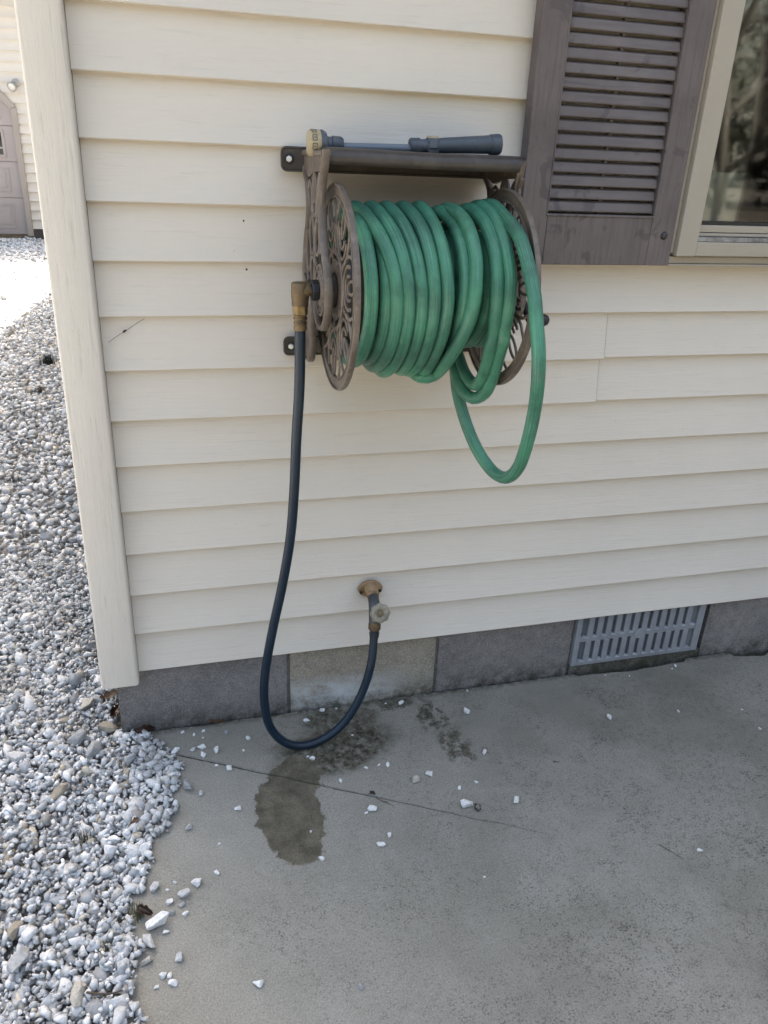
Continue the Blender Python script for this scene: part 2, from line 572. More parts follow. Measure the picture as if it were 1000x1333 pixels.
LEAF = simple('dead brown leaf', (0.085, 0.046, 0.024), 0.75, var=0.35, scale=140, bump=0.6, bdist=0.002)
LEAFD = simple('wet dark leaf', (0.035, 0.017, 0.010), 0.35, var=0.35, scale=140, bump=0.6, bdist=0.002)
TWIG = simple('dry twig', (0.06, 0.045, 0.03), 0.9, scale=200)
WEED = simple('weed green', (0.050, 0.060, 0.022), 0.7, scale=120)
BARK = simple('bark', (0.060, 0.052, 0.044), 0.95, scale=14)
NEEDLE = simple('evergreen foliage', (0.030, 0.042, 0.030), 0.8, scale=6)
LAMPG = simple('grey flood lamp housing', (0.30, 0.29, 0.28), 0.4, metal=0.3)
LAMPW = simple('lamp lens', (0.55, 0.54, 0.50), 0.2)


def m_glass():
    t = NT('window glass')
    t.t.nodes.remove(t.p)
    tr = t.n('ShaderNodeBsdfTransparent')
    tr.inputs[0].default_value = (0.80, 0.84, 0.82, 1)
    gl = t.n('ShaderNodeBsdfGlossy')
    gl.inputs['Roughness'].default_value = 0.03
    gl.inputs['Color'].default_value = (1, 1, 1, 1)
    fr = t.n('ShaderNodeFresnel')
    fr.inputs['IOR'].default_value = 1.62          # two panes reflect about twice as much as one
    mx = t.n('ShaderNodeMixShader')
    t.l(t.math('MULTIPLY', fr.outputs[0], 1.1), mx.inputs[0])
    t.l(tr.outputs[0], mx.inputs[1])
    t.l(gl.outputs[0], mx.inputs[2])
    t.l(mx.outputs[0], t.out.inputs[0])
    return t.m
GLASS = m_glass()


def m_hose(name, c, dark, lite, rough, streak):
    t = NT(name)
    uvn = t.n('ShaderNodeUVMap')
    rib = t.noise(1.0, 4, 0.7, t.mapv((96, 7, 1), uvn.outputs[0]))
    spk = t.noise(1.0, 5, 0.75, t.mapv((30, 170, 1), uvn.outputs[0]))
    b = t.noise(9, 5, 0.62)
    col = t.mix(t.ramp(b, [(0.36, 0), (0.62, 1)]), dark, c)
    col = t.mix(t.math('MULTIPLY', t.ramp(rib, [(0.42, 0), (0.66, 1)]), streak), col, lite)
    col = t.mix(t.math('MULTIPLY', t.ramp(rib, [(0.36, 1), (0.48, 0)]), streak * 0.9), col, dark)
    col = t.mix(t.math('MULTIPLY', t.ramp(spk, [(0.62, 0), (0.74, 1)]), streak * 0.8), col, lite)
    # grime film in blotches
    col = t.mix(t.math('MULTIPLY', t.ramp(t.noise(16, 6, 0.7), [(0.50, 0), (0.68, 1)]), 0.55), col, tuple(x * 0.62 + 0.012 for x in dark))
    h = t.math('ADD', t.math('MULTIPLY', rib, 1.0), t.math('MULTIPLY', spk, 0.35))
    return t.done(col, rough, t.bump(h, 0.30 * min(1, streak * 1.8), 0.0009), spec=0.35)
GREEN = m_hose('weathered green hose rubber', (0.048, 0.200, 0.116), (0.020, 0.082, 0.060), (0.165, 0.390, 0.275), 0.36, 0.48)
NAVY = m_hose('navy blue hose rubber', (0.0060, 0.0185, 0.036), (0.004, 0.012, 0.024), (0.014, 0.034, 0.056), 0.34, 0.25)


def m_gravel():
    t = NT('crushed limestone')
    at = t.n('ShaderNodeAttribute', attribute_name='stone')
    n = t.noise(150, 5, 0.65)
    dz = t.n('ShaderNodeSeparateXYZ')
    t.l(t.pos(), dz.inputs[0])
    col = t.mix(t.ramp(n, [(0.30, 0.60), (0.58, 0.0)]), at.outputs['Color'], t.mix(0.6, at.outputs['Color'], (0.13, 0.125, 0.115)))
    # muddier patches where fines have come up
    mud = t.math('MULTIPLY', t.ramp(t.noise(6.5, 4, 0.65), [(0.50, 0), (0.66, 1)]), t.ramp(t.noise(85, 4, 0.7), [(0.38, 0.15), (0.6, 0.65)]))
    col = t.mix(mud, col, (0.15, 0.14, 0.12))
    return t.done(col, 0.85, t.bump(n, 0.5, 0.002), spec=0.25)
GRAVEL = m_gravel()


def m_ground():
    t = NT('ground')
    sx = t.n('ShaderNodeSeparateXYZ')
    t.l(t.pos(), sx.inputs[0])
    n = t.noise(60, 6, 0.7)
    near = t.ramp(n, [(0.35, (0.14, 0.135, 0.125)), (0.55, (0.30, 0.295, 0.285)), (0.7, (0.48, 0.47, 0.46))])
    far = t.ramp(n, [(0.30, (0.24, 0.235, 0.225)), (0.5, (0.44, 0.435, 0.43))])  # paler far ground: sun glare put into the colour
    grav = t.mix(t.ramp(t.math('MULTIPLY', sx.outputs[1], 0.25), [(0.5, 0), (1.0, 1)]), near, far)
    lawn = t.ramp(t.noise(2.0, 7, 0.7), [(0.35, (0.055, 0.062, 0.022)), (0.55, (0.11, 0.095, 0.05)), (0.7, (0.14, 0.105, 0.065))])
    m = t.ramp(t.math('ADD', sx.outputs[1], t.math('MULTIPLY', t.noise(1.5, 4), 0.6)), [(0.0, 1), (0.02, 1)])
    fac = t.math('LESS_THAN', t.math('ADD', sx.outputs[1], t.math('MULTIPLY', t.noise(1.5, 4), 0.8)), -3.0)
    fac2 = t.math('LESS_THAN', t.math('ADD', sx.outputs[1], t.math('MULTIPLY', t.noise(0.7, 4), 3.0)), -8.0)
    wood = t.ramp(t.noise(3.0, 6, 0.7), [(0.35, (0.035, 0.032, 0.026)), (0.6, (0.075, 0.066, 0.052))])
    return t.done(t.mix(fac2, t.mix(fac, grav, lawn), wood), 0.95, t.bump(n, 0.6, 0.01), spec=0.2)
GROUND = m_ground()
# ------------------------------------------------------------------ setting: ground, slab
m = MB()
xs = [-60, -20, -8, -4, -2, -1, 0, 2, 6, 20, 60]
ys = [-60, -20, -10, -6, -3, -1, 1, 3, 6, 12, 30, 60]
for j in ys:
    for i in xs:
        m.v.append((i, j, -0.045))
for j in range(len(ys) - 1):
    for i in range(len(xs) - 1):
        a = j * len(xs) + i
        m.f.append((a, a + 1, a + len(xs) + 1, a + len(xs)))
ground = m.build('ground', GROUND)
tag(ground, kind='structure')

def slab_poly():
    P = []
    x = -0.03
    while x < 6.0:
        y = 0.0075 + 0.004 * mnoise.noise((x * 9, 0.3, 0)) + 0.003 * mnoise.noise((x * 42, 1.3, 0))
        if 1.15 < x < 1.50:
            y = 0.000 - 0.012 * abs(mnoise.noise((x * 11, 5.1, 0))) - 0.010 * math.sin((x - 1.15) / 0.35 * math.pi)
        if 1.66 < x < 1.90:
            y -= 0.02 + 0.03 * abs(mnoise.noise((x * 14, 2.2, 0)))
        P.append((x, y))
        x += 0.011 if x < 2.2 else 0.2
    P.append((6.0, 0.007))
    P += [(6.0, -3.6), (-0.03, -3.6)]
    return P
m = MB()
m.prism(slab_poly(), -0.12, 0.0, 'z')
slab = m.build('concrete_slab', SLAB)
# the crack / tooled joint that runs out from the gravel edge: cut into the slab
cut = MB()
A, B = Vector((-0.04, -0.0235, 0)), Vector((0.845, -0.505, 0))
d = (B - A).normalized()
nrm_ = Vector((-d.y, d.x, 0))
N = 70
L_, R_, D_ = [], [], []
for i in range(N + 1):
    f = i / N
    w = (0.0062 * (1 - f) ** 0.5 + 0.0010) * (0.75 + 0.55 * abs(mnoise.noise((f * 30, 7, 0))))
    off = 0.0035 * mnoise.noise((f * 14, 0, 3)) * (0.3 + f)
    c = A + (B - A) * f + nrm_ * off
    L_.append(c + nrm_ * w + Vector((0, 0, 0.004)))
    R_.append(c - nrm_ * w + Vector((0, 0, 0.004)))
    D_.append(c + Vector((0, 0, -0.010 * (1 - f) ** 0.6 - 0.002)))
vs_ = L_ + R_ + D_
n1 = N + 1
fs_ = []
for i in range(N):
    fs_ += [(i, i + 1, n1 + i + 1, n1 + i), (n1 + i, n1 + i + 1, 2 * n1 + i + 1, 2 * n1 + i), (2 * n1 + i, 2 * n1 + i + 1, i + 1, i)]
fs_ += [(0, n1, 2 * n1), (N, 2 * n1 + N, n1 + N)]
cut.add(vs_, fs_)
cd = MB()
wt = [(D_[i].z * 0.38 - 0.004) / (D_[i].z - 0.004) for i in range(N + 1)]
cd.v = [tuple(D_[i] * wt[i] + L_[i] * (1 - wt[i])) for i in range(N + 1)] + [tuple(D_[i] * wt[i] + R_[i] * (1 - wt[i])) for i in range(N + 1)]
cd.f = [(i, i + 1, n1 + i + 1, n1 + i) for i in range(N)]
o = cd.build('crack_dirt', DIRT)
tag(o, 'dark dirt lying in the crack that runs across the slab', kind='stuff')
cutter = cut.build('crack_cutter', DIRT)
md = slab.modifiers.new('crack', 'BOOLEAN')
md.object = cutter
md.solver = 'EXACT'
md.operation = 'DIFFERENCE'
dg = bpy.context.evaluated_depsgraph_get()
new_me = bpy.data.meshes.new_from_object(slab.evaluated_get(dg))
slab.modifiers.clear()
if len(new_me.polygons) > 20:
    slab.data = new_me
bpy.data.objects.remove(cutter)
tag(slab, kind='structure')

# dirt packed into the gap between slab and wall
m = MB()
for i in range(220):
    x = -0.02 + i * 0.0088
    m.box(x, x + 0.0088, -0.055, 0.03, -0.05, -0.022 + 0.010 * mnoise.noise((x * 30, 0, 9)) - (0.010 if 1.15 < x < 1.56 else 0))
o = m.build('joint_dirt', DIRT)
tag(o, kind='stuff')
o['label'] = 'dark dirt and moss packed in the joint between slab and foundation'

# ------------------------------------------------------------------ the house
house = empty('house', 'cream vinyl sided house wall on a concrete block foundation', 'house')

# siding: profile of one course in (y, z); bottom edge at z = 0 reaches out to y = 0
PROF = [(0.0160, PITCH + 0.012), (0.0155, PITCH - 0.004), (0.0024, 0.0085), (0.0008, 0.0045), (0.0003, 0.0018), (0.0018, 0.0),
        (0.0172, 0.0012)]

def course(x0, x1, z, seed, lift=0.0, dx=0.06):
    n = max(2, int((x1 - x0) / dx))
    m = MB()
    k = len(PROF)
    for i in range(n + 1):
        x = x0 + (x1 - x0) * i / n
        for (y, zz) in PROF:
            wv = 0.0011 * mnoise.noise((x * 1.7, seed * 3.1, 0)) + 0.0004 * mnoise.noise((x * 9, seed * 1.3, 2))
            wz = 0.0007 * mnoise.noise((x * 1.3, seed * 5.7, 4))
            m.v.append((x, y - lift + wv * (1 if zz < 0.05 else 0.3), z + zz + wz))
    for i in range(n):
        for j in range(k - 1):
            a = i * k + j
            m.f.append((a, a + 1, a + k + 1, a + k))
    o = m.build('siding_board', SIDING, house, smooth=True, angle=40)
    return o

WIN_X0, WIN_X1, WIN_Z0, WIN_Z1 = 1.2, 2.15, 1.10, 2.42
nz = 27
for j in range(nz):
    z = E0 + PITCH * j
    if z + 0.02 >= WIN_Z0 - 0.01 and z < WIN_Z1:
        course(0.0008, WIN_X0, z, j)
        course(WIN_X1, 9.0, z, j, dx=0.5)
    elif j in (7, 6):
        sx_ = 1.0800 if j == 7 else 1.0765
        course(0.0008, sx_, z - 0.0022, j, 0.0026)
        course(sx_ + 0.0019, 9.0, z, j + 0.03, dx=0.15)
    else:
        course(0.0008, 9.0, z, j, dx=0.1)
# starter strip under the lowest course
m = MB()
m.box(-0.03, 9.0, 0.0180, 0.05, E0 - 0.004, E0 + 0.05)
m.build('starter_strip', SIDING, house)

# corner post: wide face, rounded edges, return with a pocket for the siding ends
m = MB()
zb, zt = E0 - 0.018, 2.95
prof = [(-0.0815, 0.085), (-0.0815, -0.021), (-0.0795, -0.0245), (-0.076, -0.026), (-0.007, -0.026), (-0.0020, -0.024), (0.0, -0.0195),
        (0.0, 0.0125), (-0.003, 0.0125), (-0.003, -0.0190), (-0.007, -0.0225), (-0.075, -0.0225), (-0.0785, -0.019), (-0.0785, 0.085)]
# the post leans in a little towards the top on its outer side
nst = 40
for k in range(nst + 1):
    z = zb + (zt - zb) * k / nst
    for (a, b) in prof:
        m.v.append((a * (1 - 0.135 * (z - zb) / 1.35) if a < -0.05 else a, b + 0.0006 * mnoise.noise((a * 8, 3, z * 3)), z))
q = len(prof)
for k in range(nst):
    for j in range(q):
        m.f.append((k * q + j, k * q + (j + 1) % q, (k + 1) * q + (j + 1) % q, (k + 1) * q + j))
m.f.append(tuple(range(q - 1, -1, -1)))
m.f.append(tuple(nst * q + j for j in range(q)))
m.build('corner_post', POST, house, smooth=True, angle=50)
# side wall siding that runs back from the post
for j in range(nz):
    z = E0 + PITCH * j
    m = MB()
    for y in (0.075, 4.5, 9.0):
        for (a, zz) in PROF:
            m.v.append((-0.060 + a, y, z + zz))
    k = len(PROF)
    for i in range(2):
        for q in range(k - 1):
            a = i * k + q
            m.f.append((a, a + k, a + k + 1, a + 1))
    m.build('siding_board', SIDING, house, smooth=True, angle=40)

# sheathing (with window opening and the room behind it), gables, roof
m = MB()
Y = 0.030
for (x0, x1, z0, z1) in ((-0.04, WIN_X0, E0, 2.95), (WIN_X1, 9.0, E0, 2.95), (WIN_X0, WIN_X1, E0, WIN_Z0), (WIN_X0, WIN_X1, WIN_Z1, 2.95)):
    m.box(x0, x1, Y, Y + 0.10, z0, z1)
m.box(-0.04, 0.06, Y + 0.102, 9.0, E0, 2.95)
m.box(8.9, 9.0, Y + 0.102, 9.0, E0, 2.95)
m.box(0.062, 8.898, 8.9, 9.0, E0, 2.95)
m.prism([(0.03, 2.952), (9.0, 2.952), (4.5, 4.95)], -0.04, 0.06, 'x')
m.build('wall_core', SHEATH, house)
m = MB()
m.box(0.8, 3.4, 3.0, 3.05, 0.1, 2.7)
m.box(0.75, 0.8, 0.14, 3.05, 0.1, 2.7)
m.box(3.4, 3.45, 0.14, 3.05, 0.1, 2.7)
m.box(0.75, 3.45, 0.14, 3.05, 0.05, 0.1)
m.box(0.75, 3.45, 0.14, 3.05, 2.7, 2.75)
m.build('room', ROOM, house)
m = MB()
sl = (4.95 - 2.95) / 4.5
for s in (0, 1):
    yr, ye = 4.5, -0.42
    ze = 2.95 - 0.42 * sl
    P = [(yr, 5.02), (ye, ze + 0.07), (ye, ze), (yr, 4.95)]
    if s:
        P = [(9.0 - a, b) for a, b in P]
    m.prism(P, -0.50, 9.5, 'x')
m.build('roof', ROOF, house)

# added wing, unseen at the right, blocks sky light from that side
WX, WYE = 5.2, -4.4
for j in range(nz):
    z = E0 + PITCH * j
    m = MB()
    for y in (0.004, WYE):
        for (a, zz) in PROF:
            m.v.append((WX + a, y, z + zz))
    k = len(PROF)
    for q in range(k - 1):
        m.f.append((q, q + k, q + k + 1, q + 1))
    m.build('siding_board', SIDING, house, smooth=True, angle=40)  # boards of the added wing, out of view
m = MB()
m.box(WX + 0.03, 9.0, WYE + 0.02, -0.002, 0.0, 2.95)
m.build('added_wing_core', SHEATH, house)
m = MB()
m.prism([(WX - 0.42, 2.80), (WX - 0.42, 2.90), (7.2, 4.02), (9.4, 2.80)], WYE - 0.4, 2.4, 'y')
m.build('added_wing_roof', ROOF, house)

# foundation blocks, their mortar joints, and the vent in place of one block
FY = 0.020
joints = [-0.054, 0.352, 0.742, 1.138]
mats = [BLOCK_A, BLOCK_B, BLOCK_C]
def block(x0, x1, mt, seed, y0=FY, y1=0.22):
    m = MB()
    nx, nz_ = 14, 8
    g = []
    for j in range(nz_ + 1):
        for i in range(nx + 1):
            x = x0 + (x1 - x0) * i / nx
            z = -0.09 + (E0 + 0.02 + 0.09) * j / nz_
            e = min(i, nx - i, j, nz_ - j)
            dy = 0.0012 * mnoise.noise((x * 22, z * 22, seed)) + (0.0035 if e == 0 else 0)
            if i == nx or i == 0:
                x += 0.0014 * mnoise.noise((z * 60, seed * 7, i))
            m.v.append((x, y0 + dy, z))
    w = nx + 1
    for j in range(nz_):
        for i in range(nx):
            a = j * w + i
            m.f.append((a, a + 1, a + w + 1, a + w))
    b = len(m.v)
    m.v += [(x0, y1, -0.09), (x1, y1, -0.09), (x1, y1, E0 + 0.02), (x0, y1, E0 + 0.02)]
    bot = [i for i in range(w)]
    top = [nz_ * w + i for i in range(w)]
    lef = [j * w for j in range(nz_ + 1)]
    rig = [j * w + nx for j in range(nz_ + 1)]
    m.f += [tuple(bot[::-1]) + (b, b + 1), tuple(top) + (b + 2, b + 3), tuple(lef) + (b + 3, b), tuple(rig[::-1]) + (b + 1, b + 2), (b + 1, b, b + 3, b + 2)]
    return m.build('foundation_block', mt, house, smooth=True, angle=45)
for i in range(3):
    g0 = 0.0 if i == 0 else 0.0045
    block(joints[i] + g0, joints[i + 1] - 0.0045, mats[i], i)
x = 1.566
k = 3
while x < 8.8:
    block(x, min(x + 0.392, 8.95), BLOCK_C if k % 2 else BLOCK_A, k)
    x += 0.4015
    k += 1
y = 0.225
while y < 8.5:
    m = MB()
    m.box(-0.054, 0.14, y, y + 0.39, -0.09, E0)
    m.build('foundation_block', BLOCK_A, house, bevel=0.003)
    y += 0.40
def mortar(x0, x1):
    m = MB()
    m.box(x0, x1, FY + 0.0060, 0.2, -0.09, E0 + 0.015)
    m.build('mortar_joint', MORTAR, house)
for jx in joints[1:3]:
    mortar(jx - 0.006, jx + 0.006)
mortar(1.1335, 1.1385)
m = MB()
m.box(1.1392, 1.560, 0.018, 0.2, -0.09, 0.0205)
m.build('vent_bed', MORTAR, house, bevel=0.003)
xx = 1.566 + 0.392
while xx < 8.6:
    mortar(xx - 0.002, xx + 0.0115)
    xx += 0.4015

# foundation vent
vx0, vx1, vz0, vz1 = 1.1395, 1.5440, 0.022, 0.200
VY = 0.013
vent = MB()
vent.box(vx0, vx0 + 0.016, VY, VY + 0.018, vz0, vz1)
vent.box(vx1 - 0.022, vx1, VY, VY + 0.018, vz0, vz1)
vent.box(vx0 + 0.016, vx1 - 0.022, VY, VY + 0.018, vz0, vz0 + 0.014)
vent.box(vx0 + 0.016, vx1 - 0.022, VY, VY + 0.018, vz1 - 0.014, vz1)
zm = 0.107
vent.box(vx0 + 0.016, vx1 - 0.022, VY + 0.001, VY + 0.018, zm - 0.008, zm + 0.008)
vent.box(vx0 + 0.002, vx1 - 0.002, VY + 0.085, VY + 0.09, vz0, vz1)
vent_o = vent.build('foundation_vent', VENT, house, bevel=0.0018)
vent_o['label'] = 'blue grey plastic grille set in place of a foundation block'
nb = 13
span = (vx1 - 0.022) - (vx0 + 0.016)
for (za, zb_) in ((vz0 + 0.014, zm - 0.008), (zm + 0.008, vz1 - 0.014)):
    for i in range(nb + 1):
        xc = vx0 + 0.016 + span * i / nb
        m = MB()
        if 0 < i < nb:
            m.box(xc - 0.0090, xc + 0.0082, VY + 0.0005, VY + 0.006, za, zb_)
            m.build('vent_bar', VENT, vent_o, bevel=0.0015)
LEDGE = simple('vent ledge highlight', (0.33, 0.345, 0.37), 0.5)  # pale tone paints the highlight at the foot of each slot
for (za, zb_) in ((vz0 + 0.014, zm - 0.008), (zm + 0.008, vz1 - 0.014)):
    for i in range(nb):
        xc = vx0 + 0.016 + span * (i + 0.5) / nb
        # slanting blade behind each slot, and at its foot a little ledge with a painted highlight
        m = MB()
        m.prism([(xc - 0.004, VY + 0.020), (xc + 0.0125, VY + 0.0085), (xc + 0.0132, VY + 0.0098), (xc - 0.0035, VY + 0.0215)], za, zb_, 'z')
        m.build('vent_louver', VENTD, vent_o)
        m = MB()
        m.box(xc - 0.0065, xc + 0.0065, VY - 0.0018, VY + 0.010, za - 0.0014, za + 0.0012)
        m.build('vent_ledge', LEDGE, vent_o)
m = MB()
m.lathe([(0, 0.016), (0.003, 0.016), (0.0035, 0.0)], (vx0 + 0.016 + span * 6.5 / nb, VY + 0.001, zm), (0, -1, 0), 18)
m.build('vent_knob', VENT, vent_o, smooth=True, angle=40)

# ------------------------------------------------------------------ shutter
SX0, SX1, SZ0 = 0.8205, 1.1785, 1.1045
SYF = -0.036
lx0, lx1, lz0 = 0.8795, 1.1205, 1.2035
SZ1 = 2.42
m = MB()
# moulded stiles and rails (one piece): left, right, bottom, middle, top
m.box(SX0, lx0, SYF, -0.004, SZ0, SZ1)
m.box(lx1, SX1, SYF, -0.004, SZ0, SZ1)
m.box(lx0, lx1, SYF, -0.004, SZ0, lz0)
m.box(lx0, lx1, SYF, -0.004, SZ1 - 0.1, SZ1)
# raised bead round the louver field
m.box(lx0 - 0.004, lx1 + 0.004, SYF - 0.0025, SYF + 0.002, lz0 - 0.005, lz0)
m.box(lx0 - 0.004, lx0, SYF - 0.0018, SYF + 0.002, lz0 + 0.001, SZ1 - 0.1)
m.box(lx1, lx1 + 0.004, SYF - 0.0025, SYF + 0.002, lz0 + 0.001, SZ1 - 0.1)
shutter = m.build('shutter', SHUT, house, bevel=0.0025)
shutter['label'] = 'faded brown louvered shutter beside the window'
pitch = 0.02435
nl = int((SZ1 - 0.1 - lz0) / pitch)
lm = None
for i in range(nl):
    z = lz0 + 0.004 + pitch * i
    if lm is None:
        a = MB()
        # front face nearly upright, top edge leaning back, thin lip at the bottom
        P = [(SYF + 0.006, 0.0), (SYF + 0.0045, 0.002), (SYF + 0.0085, 0.0175), (SYF + 0.016, 0.0215), (SYF + 0.019, 0.0205), (SYF + 0.013, 0.0165), (SYF + 0.0105, 0.0)]
        a.prism(P, lx0 + 0.0005, lx1 - 0.0005, 'x')
        o = a.build('louver', LOUV, shutter, bevel=0.0008)
        lm = o
        o.location = (0, 0, z)
    else:
        o = lm.copy()
        COL.objects.link(o)
        o.parent = shutter
        o.location = (0.0006 * math.sin(i * 3.1), 0.0007 * math.sin(i * 2.3), z + 0.0006 * math.sin(i * 5.7))
m = MB()
m.box(0.997, 1.003, SYF + 0.0145, SYF + 0.026, lz0, SZ1 - 0.1)
m.build('louver_rib', SHUT, shutter)
m = MB()
m.lathe([(0, 0.0078), (0.002, 0.0080), (0.005, 0.0055), (0.0058, 0.0)], (1.1545, SYF, 1.1655), (0, -1, 0), 16)
m.build('shutter_screw', simple('dark shutter screw', (0.035, 0.030, 0.032), 0.5), shutter, smooth=True)

# ------------------------------------------------------------------ window
WY = -0.045
m = MB()
fx0, fx1, fz0 = 1.1875, 2.15, 1.1245
fi0 = 1.2345
m.box(fx0, fi0, WY, 0.03, fz0, 2.40)
m.box(fi0, fx1, WY + 0.0015, 0.0, fz0 + 0.0005, 1.1545)
m.box(fi0, fx1, WY + 0.0015, 0.03, 2.36, 2.40)
m.box(fx1 - 0.002, fx1 + 0.045, WY, 0.03, fz0, 2.40)
win = m.build('window', WINTRIM, house, bevel=0.0022)
win['label'] = 'taupe framed window at the right edge of the wall'
m = MB()
# J channel at the left of the frame and the sill channel below
m.box(1.1790, 1.1872, -0.032, 0.012, 1.130, 2.43)
m.build('window_channel', WINTRIM2, win, bevel=0.002)
m = MB()
m.box(1.1787, 2.20, -0.030, 0.012, 1.1085, fz0 - 0.0012)
m.box(1.1787, 2.20, -0.036, 0.012, 1.1035, 1.1082)
m.build('window_sill', WINTRIM2, win, bevel=0.0015)
m = MB()
m.box(fi0 + 0.001, fx1, WY + 0.006, WY + 0.050, 1.1550, 1.1640)          # dirty track
m.build('sill_track', simple('dirty grey track', (0.24, 0.23, 0.22), 0.6, var=0.5, scale=110), win, bevel=0.001)
m = MB()
m.box(fi0 + 0.001, fx1, WY + 0.016, WY + 0.060, 1.1648, 1.1715)
m.box(fi0 + 0.001, fx1, WY + 0.022, WY + 0.060, 1.1725, 1.1875)
m.box(fi0 + 0.0008, fi0 + 0.006, WY + 0.010, WY + 0.060, 1.1878, 2.36)
m.build('sash', WINTRIM, win, bevel=0.0015)
m = MB()
m.box(fi0 + 0.0065, fx1, WY + 0.028, WY + 0.058, 1.1880, 1.1945)
m.box(fi0 + 0.0065, fi0 + 0.0115, WY + 0.028, WY + 0.058, 1.1950, 2.36)
m.build('gasket', GASKET, win)
m = MB()
m.box(fi0 + 0.010, fx1, WY + 0.040, WY + 0.0405, 1.1935, 2.36)
m.build('glass_pane', GLASS, win)
m = MB()
m.box(fi0 - 0.03, fx1 + 0.03, 0.070, 0.095, 1.12, 1.292)
m.build('inner_panel', GREYPANEL, win)
m = MB()
m.box(fi0 + 0.0118, fi0 + 0.0150, WY + 0.030, WY + 0.039, 1.236, 1.250)
m.build('pane_clip', GASKET, win)

# tiny holes, a dent and specks on the siding
def speck(x, z, r, name, label, y=0.0):
    m = MB()
    m.lathe([(0.004, r * 0.9), (0.0, r), (-0.0006, r * 0.8), (-0.0008, 0)], (x, y, z), (0, 1, 0), 10)
    o = m.build(name, INK, house)
    o['label'] = label
j_ = lambda z: 0.0024 + 0.0135 * (((z - E0) % PITCH) / PITCH) - 0.0004
speck(0.2772, 1.1733, 0.0018, 'nail_hole', 'tiny dark nail hole left of the reel, upper one', j_(1.1733))
speck(0.2800, 1.0845, 0.0021, 'nail_hole', 'tiny dark nail hole left of the reel, lower one', j_(1.0845))
# ------------------------------------------------------------------ hose reel on the wall
YA, ZA = -0.18, 0.891 + E0
XF1, XF2, RF = 0.4163, 0.7231, 0.1752
reel = empty('hose_reel', 'ornate brown cast metal hose reel mounted on the siding', 'hose reel')

def circ(cy, cz, ry, rz, a0=0, a1=360, n=32, rot=0):
    out = []
    full = abs(a1 - a0) >= 360
    for i in range(n if full else n + 1):
        a = rad(a0 + (a1 - a0) * i / n)
        u, v = ry * math.cos(a), rz * math.sin(a)
        c, s_ = math.cos(rot), math.sin(rot)
        out.append((cy + u * c - v * s_, cz + u * s_ + v * c))
    return out

def flange(x, side):
    m = MB()
    T = 0.0042
    # flat outer rim with a beaded edge on both sides
    m.ribbon(circ(YA, ZA, 0.1640, 0.1640, n=96), x, 0.0205, T, True)
    m.ribbon(circ(YA, ZA, 0.1735, 0.1735, n=96), x, 0.0045, 0.0095, True)
    m.ribbon(circ(YA, ZA, 0.1545, 0.1545, n=96), x, 0.0040, T + 0.003, True)
    m.ribbon(circ(YA, ZA, 0.0660, 0.0660, n=64), x, 0.0085, T + 0.003, True)
    m.ribbon(circ(YA, ZA, 0.0400, 0.0400, n=48), x, 0.0250, T, True)
    nsec = 7
    for k in range(nsec):
        ph = 2 * math.pi * (k + 0.30) / nsec
        cp, sp = math.cos(ph), math.sin(ph)

        def pol(r, a):
            return (YA + r * math.cos(ph + a), ZA + r * math.sin(ph + a))

        def loc(a, b):
            return (YA + a * cp - b * sp, ZA + a * sp + b * cp)
        hs = math.pi / nsec
        # two nested fan arches that open outwards
        for (r0, ra, wd) in ((0.106, 0.0345, 0.0062), (0.107, 0.0195, 0.0052)):
            P = [loc(r0 + ra * math.cos(rad(75 + 210 * i / 18)), ra * math.sin(rad(75 + 210 * i / 18))) for i in range(19)]
            m.ribbon(P, x, wd, T)
        # pointed leaf from the arch to the rim
        m.ribbon([loc(0.129 + 0.0245 * math.cos(t), 0.0105 * math.sin(t)) for t in [2 * math.pi * i / 20 for i in range(20)]], x, 0.0050, T, True)
        # stout spoke between sectors, forked at the rim
        m.ribbon([pol(0.060, hs), pol(0.088, hs), pol(0.112, hs)], x, 0.0080, T + 0.001)
        for s_ in (-1, 1):
            m.ribbon([pol(0.110, hs), pol(0.128, hs + s_ * 0.05), pol(0.153, hs + s_ * 0.16)], x, 0.0056, T)
        m.ribbon([pol(0.050, 0), pol(0.072, 0)], x, 0.0080, T)
    o = m.build('reel_flange', CAST, reel, smooth=True, angle=38)
    h = MB()
    s = -1 if side == 0 else 1
    h.lathe([(0, 0.030), (0.006, 0.030), (0.010, 0.024), (0.016, 0.020), (0.0165, 0.0)], (x + s * 0.003, YA, ZA), (s, 0, 0), 28)
    h.build('hub', CAST_SHADE, o, smooth=True, angle=35)
    return o
fl1 = flange(XF1, 0)
fl2 = flange(XF2, 1)
m = MB()
m.lathe([(0, 0.084), (XF2 - XF1 - 0.010, 0.084)], (XF1 + 0.005, YA, ZA), (1, 0, 0), 40)
m.build('drum', CAST_SHADE, reel, smooth=True, angle=40)
m = MB()
m.lathe([(0, 0.009), (XF2 - XF1 + 0.10, 0.009)], (XF1 - 0.045, YA, ZA), (1, 0, 0), 18)
m.build('axle', CAST_SHADE, reel, smooth=True, angle=40)

